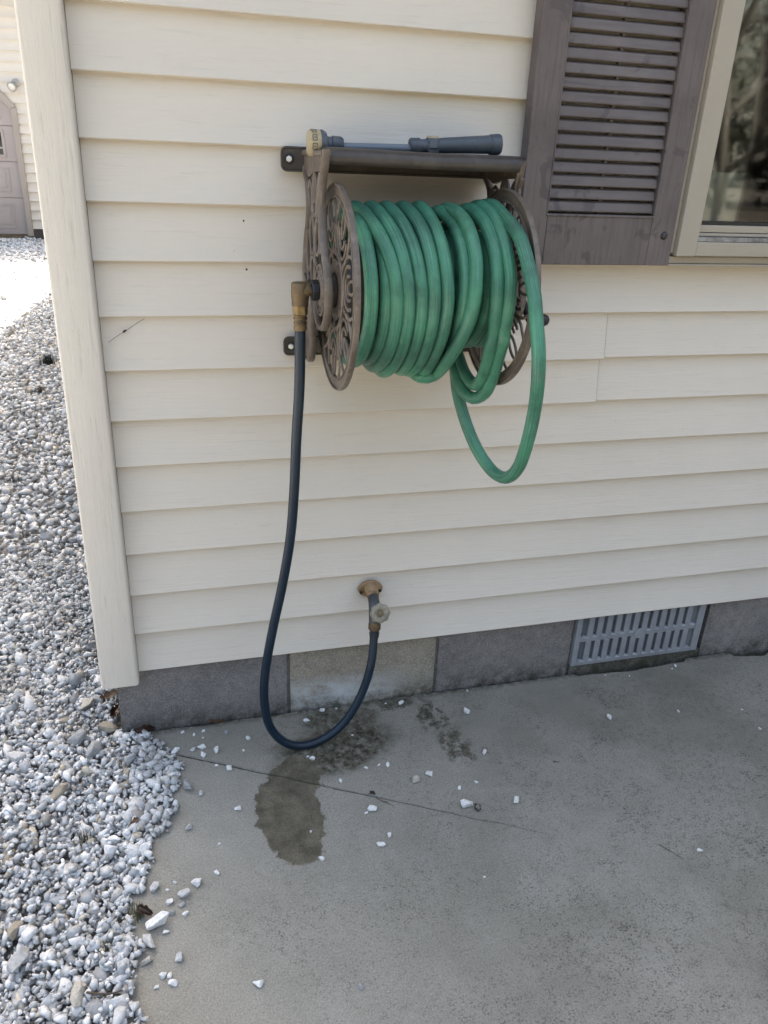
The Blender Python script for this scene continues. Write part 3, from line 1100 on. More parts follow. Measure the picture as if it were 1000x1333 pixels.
# side brackets: (y, z) outline of the cast plate; z measured from the lowest siding edge
FRONT = [(-0.206, 1.116), (-0.200, 1.098), (-0.180, 1.068), (-0.172, 1.030), (-0.184, 0.985), (-0.204, 0.955), (-0.2285, 0.927),
         (-0.2390, 0.895), (-0.2340, 0.862), (-0.2150, 0.838), (-0.1880, 0.826), (-0.1600, 0.829), (-0.1380, 0.843), (-0.1240, 0.866)]
REAR = [(-0.1140, 0.880), (-0.1020, 0.872), (-0.0920, 0.852), (-0.0880, 0.820), (-0.0830, 0.760), (-0.0740, 0.744), (-0.0580, 0.7375),
        (-0.0300, 0.7375), (-0.0160, 0.744), (-0.0080, 0.760), (-0.0080, 0.900), (-0.0200, 0.950), (-0.0440, 0.995), (-0.0500, 1.030),
        (-0.0360, 1.062), (-0.0140, 1.078), (-0.0050, 1.090), (-0.0050, 1.116)]
def bracket(xc, s):
    m = MB()
    up = lambda P: [(a, b + E0) for a, b in P]
    front = FRONT if s < 0 else [(-0.176, 1.112), (-0.174, 1.098), (-0.168, 1.068)] + FRONT[3:]
    fr = [(v.y, v.z) for v in catmull([(0, a, b) for a, b in front], 0.008)]
    rr = [(v.y, v.z) for v in catmull([(0, a, b) for a, b in REAR], 0.008)]
    m.ribbon(up(fr), xc, 0.0095, 0.0135)
    m.ribbon(up(rr), xc, 0.0085, 0.0125)
    m.ribbon(up([(front[0][0], 1.110), (-0.005, 1.110)]), xc, 0.010, 0.016)
    # solid leg along the wall and solid head under the shelf
    m.prism(up([(-0.084, 0.762), (-0.075, 0.747), (-0.058, 0.741), (-0.030, 0.741), (-0.016, 0.748), (-0.011, 0.762), (-0.011, 0.898),
                (-0.098, 0.866), (-0.090, 0.850), (-0.087, 0.820)]), xc - 0.0045, xc + 0.0045, 'x')
    m.prism(up([(front[0][0] + 0.003, 1.110), (front[2][0] - 0.006, 1.083), (-0.120, 1.081), (-0.060, 1.070), (-0.020, 1.082), (-0.008, 1.112)]), xc - 0.0035, xc + 0.0035, 'x')
    # hub boss and rings
    m.ribbon(up(circ(YA, ZA - E0, 0.0180, 0.0180, n=30)), xc, 0.020, 0.013, True)
    m.ribbon(up(circ(YA, ZA - E0, 0.0420, 0.0420, n=40)), xc, 0.0055, 0.011, True)
    for k in range(14):
        a = 2 * math.pi * k / 14
        m.ribbon(up([(YA + 0.026 * math.cos(a), ZA - E0 + 0.026 * math.sin(a)), (YA + 0.041 * math.cos(a), ZA - E0 + 0.041 * math.sin(a))]), xc, 0.0050, 0.008)
    # open scroll work: leaf loops, stems and curls
    loops = [(-0.158, 1.044, 0.019, 0.034, 0.15), (-0.112, 1.044, 0.020, 0.035, -0.05), (-0.070, 1.036, 0.017, 0.030, -0.3),
             (-0.140, 0.975, 0.022, 0.030, 0.15), (-0.090, 0.976, 0.022, 0.034, -0.15), (-0.054, 0.945, 0.020, 0.036, -0.25),
             (-0.098, 0.912, 0.020, 0.026, -0.2)]
    for (a, b, ra, rb, ro) in loops:
        m.ribbon(up(circ(a, b, ra, rb, n=22, rot=ro)), xc, 0.0060, 0.0062, True)
    for P in ([(-0.186, 1.083), (-0.135, 1.010), (-0.117, 0.945), (-0.140, 0.925)], [(-0.040, 1.062), (-0.089, 1.010), (-0.117, 0.945), (-0.098, 0.868)],
              [(-0.172, 1.030), (-0.160, 0.990), (-0.170, 0.950)], [(-0.020, 0.950), (-0.050, 0.890)], [(-0.158, 1.078), (-0.158, 1.030)], [(-0.112, 1.079), (-0.112, 1.030)]):
        q = [(v.y, v.z) for v in catmull([(0, a, b) for a, b in P], 0.009)]
        m.ribbon(up(q), xc, 0.0056, 0.0075)
    return m.build('side_bracket', CAST, reel, smooth=True, angle=38)
XB1, XB2 = 0.3920, 0.7490
bracket(XB1, -1)
bracket(XB2, 1)

# shelf between the brackets: shallow tray with a rolled front lip, right end cut at a slant
m = MB()
prof = [(-0.008, 1.1205), (-0.172, 1.1195), (-0.186, 1.1165), (-0.1925, 1.1100), (-0.1935, 1.1020), (-0.1910, 1.0955), (-0.1860, 1.0930),
        (-0.1845, 1.0965), (-0.1872, 1.1030), (-0.1860, 1.1085), (-0.1800, 1.1130), (-0.170, 1.1148), (-0.008, 1.1155)]
xa = [XB1 + 0.0055, XB2 + 0.004]
k = len(prof)
nseg = 28
for i in range(nseg + 1):
    f = i / nseg
    for (a, b) in prof:
        end = -0.020 * max(0, (1.1180 - b) / 0.02) if i == nseg else 0.0
        sag = 0.0006 * math.sin(f * 7 + a * 30) + 0.0005 * mnoise.noise((f * 12, a * 40, b * 40))
        m.v.append((xa[0] + (xa[1] + end - xa[0]) * f, a, b + E0 + sag - 0.0008 * f))
for i in range(nseg):
    for j in range(k):
        a, b = i * k + j, i * k + (j + 1) % k
        m.f.append((a, b, b + k, a + k))
m.f.append(tuple(range(k)))
m.f.append(tuple(nseg * k + q for q in range(k - 1, -1, -1)))
m.build('shelf', CAST_SHADE, reel, smooth=True, angle=50)

# two straps screwed to the wall, with rounded tabs that stick out past the brackets
def strap(z0, z1, name):
    m = MB()
    xl, xr = 0.3478, 0.793
    r = 0.009
    P = []
    for (cx, cz, a0) in ((xl + r, z0 + r, 180), (xr - r, z0 + r, 270), (xr - r, z1 - r, 0), (xl + r, z1 - r, 90)):
        for q in range(5):
            a = rad(a0 + 22.5 * q)
            P.append((cx + r * math.cos(a), cz + r * math.sin(a)))
    m.prism([(a, b + E0) for a, b in P], -0.0105, -0.0035, 'y')
    # raised edge
    Q = [(a, b + E0) for a, b in P]
    n = len(Q)
    for i in range(n):
        a, b = Q[i], Q[(i + 1) % n]
        m.tube([(a[0], -0.0110, a[1]), (b[0], -0.0110, b[1])], 0.0022, 6, False)
    o = m.build(name, CAST_SHADE, reel, smooth=True, angle=40)
    for xx in (0.3608, 0.780):
        zc = (z0 + z1) / 2 + E0
        w = MB()
        w.lathe([(0, 0.0098), (0.0016, 0.0098), (0.0020, 0.006)], (xx, -0.0104, zc), (0, -1, 0), 20)
        w.build('washer', BLACKP, o, smooth=True, angle=40)
        b = MB()
        b.lathe([(0, 0.0058), (0.0045, 0.0058), (0.0055, 0.0048), (0.0056, 0.0)], (xx, -0.0122, zc), (0, -1, 0), 6)
        b.build('screw', ZINC, o, bevel=0.0006)
    return o
strap(1.0790, 1.1175, 'mounting_strap')
strap(0.7375, 0.7720, 'mounting_strap')

# water inlet: black nut, brass swivel elbow
m = MB()
m.lathe([(0, 0.0185), (0.011, 0.0185), (0.013, 0.0165), (0.0135, 0.0)], (XB1 - 0.007, YA, ZA), (-1, 0, 0), 8)
m.build('inlet_nut', BLACKP, reel, bevel=0.0012)
EX = 0.3530
m = MB()
m.lathe([(0, 0.0095), (0.020, 0.0095), (0.0205, 0.0125), (0.024, 0.0125)], (XB1 - 0.020, YA, ZA), (-1, 0, 0), 18)
el = [(0.3665, YA, ZA), (0.360, YA, ZA + 0.0005), (0.3555, YA, ZA - 0.002), (EX, YA, ZA - 0.008), (EX, YA, ZA - 0.026)]
m.tube(catmull(el, 0.003), 0.0150, 18)
m.lathe([(0, 0.0), (0.0005, 0.0135), (0.003, 0.0155), (0.026, 0.0158), (0.030, 0.0148), (0.0305, 0.0)], (EX - 0.0005, YA, ZA + 0.0140), (0.02, 0, -1), 18)
m.build('inlet_elbow', BRASSD, reel, smooth=True, angle=50)

# crank on the right side: arm behind the flange, black knob sticking out
m = MB()
kx, ky, kz = 0.7905, -0.240, 0.8465 + E0
m.tube([(XF2 + 0.006, YA, ZA), (XB2 + 0.018, YA, ZA), (XB2 + 0.020, ky, kz), (kx - 0.02, ky, kz)], 0.0075, 10)
cr = m.build('crank_handle', BLACKP, reel, smooth=True, angle=40)
m = MB()
m.lathe([(0, 0.0), (0.0005, 0.008), (0.004, 0.0115), (0.018, 0.0122), (0.027, 0.0112), (0.033, 0.0085), (0.036, 0.004), (0.0365, 0.0)], (kx - 0.020, ky, kz), (1, 0, 0), 18)
m.build('knob', BLACKP, cr, smooth=True, angle=40)

# ------------------------------------------------------------------ hoses
def tube_obj(name, pts, r, mat, step, n=14):
    m = MB()
    P = catmull(pts, step)
    m.tube(P, r, n)
    return m.build(name, mat, None, smooth=True, angle=60)
HOSE = [(0.7016,-0.1800,1.1675),(0.6989,-0.2117,1.1631),(0.6969,-0.2397,1.1471),(0.6942,-0.2604,1.1224),(0.6938,-0.2736,1.0925),(0.6932,-0.2714,1.0599),(0.6914,-0.2602,1.0297),(0.6894,-0.2396,1.0049),(0.6893,-0.2118,0.9887),(0.6883,-0.1800,0.9831),(0.6861,-0.1479,0.9877),(0.6852,-0.1204,1.0050),(0.6832,-0.0992,1.0293),(0.6835,-0.0886,1.0599),(0.6804,-0.0878,1.0923),(0.6785,-0.0996,1.1224),(0.6785,-0.1200,1.1475),(0.6765,-0.1481,1.1638),(0.6727,-0.1800,1.1696),(0.6728,-0.2115,1.1625),(0.6724,-0.2400,1.1476),(0.6705,-0.2600,1.1222),(0.6695,-0.2716,1.0921),(0.6692,-0.2720,1.0598),(0.6668,-0.2611,1.0292),(0.6651,-0.2394,1.0052),(0.6644,-0.2119,0.9883),(0.6623,-0.1800,0.9835),(0.6613,-0.1487,0.9900),(0.6603,-0.1200,1.0045),(0.6570,-0.0994,1.0295),(0.6562,-0.0880,1.0598),(0.6539,-0.0890,1.0921),(0.6547,-0.0989,1.1228),(0.6511,-0.1204,1.1470),(0.6517,-0.1483,1.1630),(0.6513,-0.1800,1.1683),(0.6489,-0.2116,1.1628),(0.6483,-0.2398,1.1472),(0.6455,-0.2596,1.1220),(0.6458,-0.2720,1.0922),(0.6437,-0.2723,1.0597),(0.6419,-0.2602,1.0297),(0.6396,-0.2395,1.0051),(0.6400,-0.2115,0.9894),(0.6370,-0.1800,0.9832),(0.6363,-0.1481,0.9883),(0.6337,-0.1209,1.0056),(0.6333,-0.0988,1.0291),(0.6326,-0.0883,1.0598),(0.6303,-0.0882,1.0922),(0.6290,-0.0990,1.1227),(0.6271,-0.1202,1.1473),(0.6263,-0.1481,1.1637),(0.6252,-0.1800,1.1705),(0.6248,-0.2121,1.1642),(0.6206,-0.2396,1.1471),(0.6203,-0.2608,1.1227),(0.6176,-0.2723,1.0923),(0.6189,-0.2708,1.0600),(0.6159,-0.2601,1.0297),(0.6153,-0.2400,1.0045),(0.6155,-0.2118,0.9887),(0.6131,-0.1800,0.9829),(0.6125,-0.1480,0.9882),(0.6108,-0.1206,1.0053),(0.6082,-0.0999,1.0297),(0.6081,-0.0880,1.0598),(0.6053,-0.0887,1.0921),(0.6046,-0.0998,1.1223),(0.6020,-0.1200,1.1475),(0.6034,-0.1482,1.1633),(0.5996,-0.1800,1.1683),(0.5975,-0.2119,1.1637),(0.5979,-0.2398,1.1472),(0.5961,-0.2606,1.1225),(0.5946,-0.2707,1.0920),(0.5927,-0.2717,1.0598),(0.5910,-0.2603,1.0296),(0.5896,-0.2397,1.0049),(0.5896,-0.2117,0.9888),(0.5874,-0.1800,0.9825),(0.5866,-0.1478,0.9877),(0.5830,-0.1199,1.0044),(0.5829,-0.0994,1.0295),(0.5826,-0.0878,1.0597),(0.5814,-0.0883,1.0922),(0.5805,-0.0996,1.1224),(0.5777,-0.1199,1.1476),(0.5759,-0.1477,1.1646),(0.5758,-0.1800,1.1703),(0.5736,-0.2117,1.1632),(0.5724,-0.2401,1.1476),(0.5704,-0.2607,1.1226),(0.5694,-0.2725,1.0923),(0.5675,-0.2722,1.0597),(0.5662,-0.2600,1.0298),(0.5647,-0.2393,1.0053),(0.5640,-0.2120,0.9880),(0.5626,-0.1800,0.9826),(0.5624,-0.1481,0.9885),(0.5599,-0.1203,1.0049),(0.5570,-0.0991,1.0293),(0.5555,-0.0880,1.0598),(0.5555,-0.0877,1.0923),(0.5541,-0.0999,1.1223),(0.5531,-0.1204,1.1470),(0.5512,-0.1482,1.1634),(0.5499,-0.1800,1.1689),(0.5479,-0.2118,1.1633),(0.5455,-0.2397,1.1472),(0.5449,-0.2611,1.1228),(0.5455,-0.2704,1.0919),(0.5432,-0.2715,1.0599),(0.5408,-0.2608,1.0293),(0.5399,-0.2391,1.0056),(0.5387,-0.2118,0.9887),(0.5376,-0.1800,0.9837),(0.5366,-0.1480,0.9882),(0.5338,-0.1205,1.0051),(0.5333,-0.0998,1.0297),(0.5333,-0.0883,1.0598),(0.5297,-0.0889,1.0921),(0.5291,-0.0983,1.1232),(0.5276,-0.1202,1.1473),(0.5268,-0.1482,1.1634),(0.5268,-0.1800,1.1687),(0.5242,-0.2118,1.1635),(0.5227,-0.2393,1.1467),(0.5222,-0.2605,1.1225),(0.5195,-0.2710,1.0921),(0.5175,-0.2719,1.0598),(0.5175,-0.2609,1.0293),(0.5162,-0.2401,1.0044),(0.5139,-0.2120,0.9881),(0.5130,-0.1800,0.9831),(0.5117,-0.1479,0.9879),(0.5099,-0.1204,1.0049),(0.5089,-0.0985,1.0289),(0.5068,-0.0885,1.0599),(0.5054,-0.0877,1.0923),(0.5027,-0.0993,1.1226),(0.5037,-0.1205,1.1469),(0.5026,-0.1481,1.1637),(0.4996,-0.1800,1.1691),(0.4974,-0.2117,1.1631),(0.4987,-0.2394,1.1468),(0.4973,-0.2605,1.1225),(0.4952,-0.2716,1.0922),(0.4913,-0.2712,1.0599),(0.4918,-0.2599,1.0298),(0.4892,-0.2399,1.0046),(0.4884,-0.2115,0.9896),(0.4870,-0.1800,0.9825),(0.4857,-0.1480,0.9881),(0.4859,-0.1202,1.0047),(0.4824,-0.1001,1.0299),(0.4819,-0.0879,1.0598),(0.4808,-0.0881,1.0922),(0.4788,-0.0993,1.1226),(0.4774,-0.1203,1.1471),(0.4754,-0.1485,1.1625),(0.4700,-0.1800,1.1910),(0.4727,-0.2214,1.1897),(0.4751,-0.2578,1.1687),(0.4769,-0.2848,1.1365),(0.4779,-0.2992,1.0970),(0.4779,-0.2992,1.0550),(0.4769,-0.2848,1.0155),(0.4751,-0.2578,0.9833),(0.4727,-0.2214,0.9623),(0.4700,-0.1800,0.9550),(0.4673,-0.1386,0.9623),(0.4649,-0.1022,0.9833),(0.4631,-0.0752,1.0155),(0.4621,-0.0608,1.0550),(0.4676,-0.0608,1.0970),(0.4652,-0.0752,1.1365),(0.4628,-0.1022,1.1687),(0.4604,-0.1386,1.1897),(0.4425,-0.1800,1.1940),(0.4452,-0.2224,1.1925),(0.4476,-0.2597,1.1710),(0.4494,-0.2874,1.1380),(0.4504,-0.3021,1.0975),(0.4504,-0.3021,1.0545),(0.4494,-0.2874,1.0140),(0.4476,-0.2597,0.9810),(0.4452,-0.2224,0.9595),(0.4425,-0.1800,0.9520),(0.4398,-0.1376,0.9595),(0.4374,-0.1003,0.9810),(0.4356,-0.0726,1.0140),(0.4346,-0.0579,1.0545),(0.4401,-0.0579,1.0975),(0.4377,-0.0726,1.1380),(0.4353,-0.1003,1.1710),(0.4329,-0.1376,1.1925),(0.4498,-0.1718,1.2126),(0.4623,-0.2345,1.1962),(0.4766,-0.2801,1.1621),(0.4876,-0.3045,1.1199),(0.4922,-0.3120,1.0749),(0.4928,-0.3018,1.0252),(0.4891,-0.2692,0.9787),(0.4838,-0.2137,0.9464),(0.4835,-0.1504,0.9449),(0.4829,-0.0919,0.9712),(0.4820,-0.0542,1.0235),(0.4810,-0.0447,1.0870),(0.4801,-0.0642,1.1483),(0.4794,-0.1100,1.1938),(0.4791,-0.1718,1.2133),(0.4891,-0.2412,1.1941),(0.5003,-0.2835,1.1596),(0.5081,-0.3075,1.1139),(0.5120,-0.3128,1.0682),(0.5121,-0.2994,1.0174),(0.5113,-0.2647,0.9735),(0.5028,-0.2171,0.9372),(0.5030,-0.1493,0.9364),(0.5036,-0.0924,0.9708),(0.5044,-0.0544,1.0231),(0.5053,-0.0447,1.0867),(0.5061,-0.0613,1.1498),(0.5067,-0.1089,1.1955),(0.5069,-0.1719,1.2140),(0.5150,-0.2385,1.1943),(0.5238,-0.2821,1.1597),(0.5300,-0.3044,1.1201),(0.5341,-0.3120,1.0747),(0.5350,-0.3015,1.0245),(0.5352,-0.2615,0.9721),(0.5346,-0.2161,0.9400),(0.5347,-0.1496,0.9388),(0.5350,-0.0923,0.9710),(0.5355,-0.0543,1.0232),(0.5359,-0.0447,1.0868),(0.5364,-0.0616,1.1498),(0.5367,-0.1089,1.1957),(0.5368,-0.1719,1.2147),(0.5437,-0.2394,1.1950),(0.5491,-0.2805,1.1631),(0.5530,-0.3054,1.1203),(0.5555,-0.3130,1.0748),(0.5558,-0.3009,1.0206),(0.5567,-0.2554,0.9664),(0.5504,-0.2169,0.9378),(0.5513,-0.1493,0.9368),(0.5537,-0.0924,0.9709),(0.5570,-0.0544,1.0231),(0.5605,-0.0447,1.0868),(0.5638,-0.0606,1.1504),(0.5661,-0.1084,1.1966),(0.5670,-0.1719,1.2155),(0.5702,-0.2365,1.1953),(0.5731,-0.2791,1.1632),(0.5768,-0.3043,1.1203),(0.5796,-0.3120,1.0745),(0.5788,-0.2995,1.0199),(0.5784,-0.2596,0.9707),(0.5744,-0.2178,0.9354),(0.5760,-0.1493,0.9354),(0.5802,-0.0926,0.9706),(0.5860,-0.0545,1.0228),(0.5923,-0.0447,1.0864),(0.5981,-0.0633,1.1481),(0.6023,-0.1104,1.1922),(0.6040,-0.1717,1.2095),(0.6146,-0.2165,1.1945),(0.6144,-0.2657,1.1657),(0.6150,-0.2936,1.1257),(0.6130,-0.3036,1.0865),(0.6106,-0.2999,1.0443),(0.6104,-0.2746,0.9958),(0.6060,-0.2217,0.9614),(0.6100,-0.1692,0.9525),(0.6104,-0.1141,0.9683),(0.6114,-0.0641,1.0033),(0.6128,-0.0444,1.0625),(0.6144,-0.0531,1.1242),(0.6158,-0.0880,1.1754),(0.6168,-0.1413,1.2082),(0.6172,-0.2046,1.2138),(0.6249,-0.2496,1.1974),(0.6276,-0.2905,1.1619),(0.6268,-0.3124,1.1216),(0.6227,-0.3200,1.0757),(0.6140,-0.3105,1.0253),(0.6038,-0.2760,0.9741),(0.5983,-0.2201,0.9295),(0.5698,-0.2212,0.9267),(0.5748,-0.1483,0.9268),(0.5877,-0.0931,0.9703),(0.6054,-0.0547,1.0225),(0.6246,-0.0447,1.0862),(0.6422,-0.0582,1.1514),(0.6551,-0.1079,1.1970),(0.6601,-0.1719,1.2143),(0.6645,-0.2351,1.1970),(0.6665,-0.2819,1.1614),(0.6669,-0.3052,1.1208),(0.6677,-0.3130,1.0742),(0.6737,-0.2979,1.0145),(0.6724,-0.2950,1.0014),(0.6780,-0.2708,0.9577),(0.6819,-0.2467,0.9261),(0.6825,-0.2225,0.9080),(0.6796,-0.1983,0.9073),(0.6752,-0.1742,0.9187),(0.6753,-0.1500,0.9303),(0.6756,-0.0932,0.9695),(0.6763,-0.0545,1.0220),(0.6772,-0.0444,1.0861),(0.6782,-0.0650,1.1473),(0.6789,-0.1061,1.2007),(0.6792,-0.1721,1.2199),(0.6837,-0.2442,1.1982),(0.6859,-0.2901,1.1592),(0.6891,-0.3123,1.1151),(0.6880,-0.3179,1.0715),(0.6906,-0.3041,1.0156),(0.6897,-0.3120,1.0232),(0.6935,-0.2874,0.9805),(0.6968,-0.2629,0.9357),(0.6956,-0.2383,0.8974),(0.6826,-0.2137,0.8790),(0.6694,-0.1891,0.8872),(0.6639,-0.1646,0.9105),(0.6668,-0.1400,0.9250),(0.6686,-0.0763,0.9613),(0.6731,-0.0519,1.0278),(0.6793,-0.0446,1.0918),(0.6860,-0.0674,1.1518),(0.6922,-0.1086,1.2060),(0.6967,-0.1762,1.2227),(0.6985,-0.2432,1.2067),(0.7015,-0.3045,1.1808),(0.7035,-0.3495,1.1370),(0.7040,-0.3792,1.0989),(0.7050,-0.3963,1.0602),(0.7060,-0.4154,1.0157),(0.7090,-0.4202,0.9670),(0.7194,-0.4000,0.9088),(0.7213,-0.3850,0.8492),(0.7273,-0.3500,0.7871),(0.7248,-0.3100,0.7503),(0.7139,-0.2700,0.7474),(0.6971,-0.2350,0.7725),(0.6851,-0.2000,0.8075),(0.6751,-0.1750,0.8464),(0.6699,-0.1550,0.8805),(0.6671,-0.1400,0.9220),(0.6680,-0.1000,0.9600),(0.6720,-0.0700,0.9950),(0.6740,-0.0550,1.0450)]
o = tube_obj('garden_hose', HOSE, 0.0119, GREEN, 0.011, 16)
tag(o, 'weathered green garden hose wound on the reel, one long loop hanging at the right', 'hose')

LEAD = [(0.3531,-0.1800,1.0132),(0.3511,-0.1800,0.9080),(0.3447,-0.1800,0.8040),(0.3396,-0.1780,0.6926),(0.3315,-0.1750,0.5910),(0.3151,-0.1700,0.4833),(0.2931,-0.1630,0.3685),(0.2770,-0.1550,0.2656),(0.2723,-0.1480,0.1774),(0.2833,-0.1420,0.0942),(0.3170,-0.1360,0.0353),(0.3634,-0.1300,0.0097),(0.4201,-0.1250,0.0207),(0.4681,-0.1180,0.0577),(0.5057,-0.1120,0.1225),(0.5293,-0.1050,0.2032),(0.5372,-0.1000,0.2788)]
leader = empty('leader_hose', 'dark navy hose running from the brass elbow down to the tap', 'hose')
LP = [(EX, YA, ZA - 0.050)] + LEAD[1:-1] + [(0.5405, -0.081, 0.270), (0.5418, -0.0775, 0.296)]
# keep the low bend resting on the slab
LP = [(a, b, max(c, 0.0105)) for a, b, c in LP]
m = MB()
m.tube(catmull(LP, 0.012), 0.0100, 16)
m.build('hose_tube', NAVY, leader, smooth=True, angle=60)
def coupling(top, axis, mat, nutmat):
    m = MB()
    m.lathe([(0, 0.0130), (0.002, 0.0140), (0.016, 0.0140), (0.018, 0.0130)], top, axis, 6)
    c = m.build('coupling_nut', nutmat, leader, bevel=0.0012)
    m = MB()
    pr = [(0.018, 0.0108), (0.021, 0.0108), (0.022, 0.0124), (0.025, 0.0124), (0.0265, 0.0108), (0.029, 0.0108), (0.030, 0.0122), (0.033, 0.0122),
          (0.034, 0.0112), (0.037, 0.0112), (0.0375, 0.0120), (0.044, 0.0120), (0.045, 0.0106)]
    m.lathe(pr, top, axis, 24)
    m.build('ferrule', mat, leader, smooth=True, angle=30)
coupling((EX, YA, ZA - 0.0245), (0, 0, -1), BRASSD, BRASS)

# ------------------------------------------------------------------ tap
tap = empty('wall_tap', 'rusty brass garden tap with a cream hand wheel low on the siding', 'tap')
TX, TZ = 0.5485, 0.163 + E0
m = MB()
P = []
for i in range(40):
    a = 2 * math.pi * i / 40
    rx = 0.0305 * (abs(math.cos(a)) ** 1.0) * (1 if math.cos(a) > 0 else -1)
    P.append((TX + rx, TZ + 0.0225 * math.sin(a) * (1 - 0.22 * abs(math.cos(a)) ** 2)))
m.prism(P, -0.0045, 0.004, 'y')
esc = m.build('tap_flange', TAN, tap, bevel=0.0015)
for s in (-1, 1):
    b = MB()
    b.lathe([(0, 0.0042), (0.0012, 0.0042), (0.0018, 0.0)], (TX + s * 0.0235, -0.0045, TZ - 0.006), (0, -1, 0), 12)
    b.build('flange_screw', simple('rusted screw', (0.03, 0.018, 0.012), 0.8), esc, smooth=True, angle=40)
ax = Vector((-0.045, -0.80, -0.42)).normalized()
m = MB()
m.lathe([(-0.004, 0.0165), (0.010, 0.0165), (0.012, 0.0150), (0.030, 0.0150), (0.034, 0.0130), (0.0345, 0.0)], (TX, -0.003, TZ + 0.004), (-0.02, -0.95, -0.18), 20)
m.build('tap_bonnet', TAN, tap, smooth=True, angle=40)
m = MB()
m.tube(catmull([(TX - 0.001, -0.030, TZ - 0.002), (TX - 0.003, -0.052, TZ - 0.010), (TX - 0.006, -0.068, TZ - 0.026), (TX - 0.0065, -0.0745, TZ - 0.048)], 0.004), 0.0132, 18)
m.build('tap_body', GREYM, tap, smooth=True, angle=50)
m = MB()
wdir = Vector((-0.16, -0.86, 0.38)).normalized()
wc = Vector((TX - 0.0005, -0.098, 0.155 + E0 - 0.0015))
st = wc - wdir * 0.044
m.lathe([(0.0, 0.0165), (0.016, 0.0165), (0.019, 0.0100), (0.036, 0.0070)], st, wdir, 8)
m.build('tap_stem', BLACKP, tap, smooth=True, angle=40)
m = MB()
N_ = (Vector((1, 0, 0)) - wdir * wdir.x).normalized()
B_ = wdir.cross(N_)
n = 64
def lob(i):
    a = 2 * math.pi * i / n
    return 1.0 + 0.055 * math.cos(8 * a)
rings = [(-0.007, 0.012, 0), (-0.007, 0.0200, 1), (-0.001, 0.0228, 1), (0.004, 0.0220, 1), (0.006, 0.0185, 0.6), (0.0055, 0.0110, 0), (0.003, 0.0080, 0), (0.001, 0.0074, 0), (0.0005, 0.0001, 0)]
for (t_, r_, lb) in rings:
    for i in range(n):
        a = 2 * math.pi * i / n
        rr_ = r_ * (1 + (lob(i) - 1) * lb)
        q = wc + wdir * t_ + (N_ * math.cos(a) + B_ * math.sin(a)) * rr_
        m.v.append(tuple(q))
for k in range(len(rings) - 1):
    for i in range(n):
        j = (i + 1) % n
        m.f.append((k * n + i, k * n + j, (k + 1) * n + j, (k + 1) * n + i))
m.f.append(tuple(range(n - 1, -1, -1)))
hw = m.build('tap_wheel', HANDLE, tap, smooth=True, angle=50)
m = MB()
m.lathe([(0, 0.0070), (0.0018, 0.0070), (0.003, 0.004), (0.0032, 0)], wc + wdir * 0.0006, wdir, 12)
m.build('wheel_screw', simple('olive brass screw', (0.14, 0.115, 0.06), 0.5, metal=0.4), hw, smooth=True, angle=40)
m = MB()
m.lathe([(0.0, 0.0125), (0.004, 0.0145), (0.018, 0.0148), (0.0195, 0.0130), (0.022, 0.0112), (0.028, 0.0112), (0.029, 0.0122), (0.034, 0.0122), (0.035, 0.0112), (0.041, 0.0114), (0.0415, 0.0100)],
        (TX - 0.0062, -0.0752, TZ - 0.050 + 0.004), (-0.004, -0.045, -1), 24)
m.build('ferrule', BRASSD, leader, smooth=True, angle=30)

# ------------------------------------------------------------------ spray wand lying on the shelf
wand = empty('spray_nozzle', 'blue grey hose spray wand with yellow dial lying on the reel shelf', 'spray nozzle')
NY = -0.115
SZ = 1.1205 + E0
m = MB()
m.lathe([(0, 0.0), (0.0004, 0.0185), (0.0025, 0.0205), (0.016, 0.0215), (0.0215, 0.0205)], (0.3775, NY, SZ + 0.0045), (1, 0, 0.02), 28)
dial = m.build('dial', YELLOW, wand, smooth=True, angle=40)
# pattern marks printed on the dial: small framed rectangles
for a_ in (62, 100, 138, 176, 24, -14):
    m = MB()
    a = rad(a_)
    R0 = 0.0217
    def dp(t, b):
        aa = a + b / R0
        return (0.3775 + 0.0095 + t, NY - R0 * math.cos(aa) * 1.0, SZ + 0.0049 + R0 * math.sin(aa))
    for (t0, t1, b0, b1) in ((-0.004, 0.004, -0.0052, -0.0042), (-0.004, 0.004, 0.0042, 0.0052), (-0.004, -0.003, -0.0042, 0.0042), (0.003, 0.004, -0.0042, 0.0042), (-0.002, 0.002, -0.0006, 0.0006)):
        q = [dp(t0, b0), dp(t1, b0), dp(t1, b1), dp(t0, b1)]
        m.add(q, [(0, 1, 2, 3)])
    m.build('dial_mark', INK, dial, fix=False)
m = MB()
m.lathe([(0, 0.0212), (0.004, 0.0212), (0.010, 0.0180), (0.0125, 0.0115), (0.020, 0.0110), (0.0205, 0.0128), (0.036, 0.0122), (0.040, 0.0098), (0.0405, 0.0)], (0.3990, NY, SZ + 0.0050), (1, 0, 0.0), 28)
m.build('nozzle_head', GREYP, wand, smooth=True, angle=35)
m = MB()
m.tube([(0.436, NY, SZ + 0.0015), (0.566, NY, SZ + 0.0040)], 0.0064, 16)
m.build('wand_tube', ALU, wand, smooth=True, angle=40)
m = MB()
hx = Vector((1, 0, 0.055)).normalized()
m.lathe([(0, 0.0), (0.0003, 0.0122), (0.0015, 0.0130), (0.0175, 0.0130), (0.019, 0.0122), (0.0192, 0.0)], (0.5590, NY, SZ + 0.0075), hx, 10)
m.lathe([(0.0192, 0.0105), (0.045, 0.0112), (0.060, 0.0125), (0.135, 0.0150), (0.150, 0.0156), (0.151, 0.0170), (0.166, 0.0176), (0.1695, 0.0168), (0.170, 0.0145), (0.163, 0.0120), (0.162, 0.0)], (0.5590, NY, SZ + 0.0075), hx, 28)
m.lathe([(0, 0.0135), (0.012, 0.0135), (0.0155, 0.0115), (0.016, 0.0)], (0.6010, NY, SZ + 0.0060), (0, 0, 1), 20)
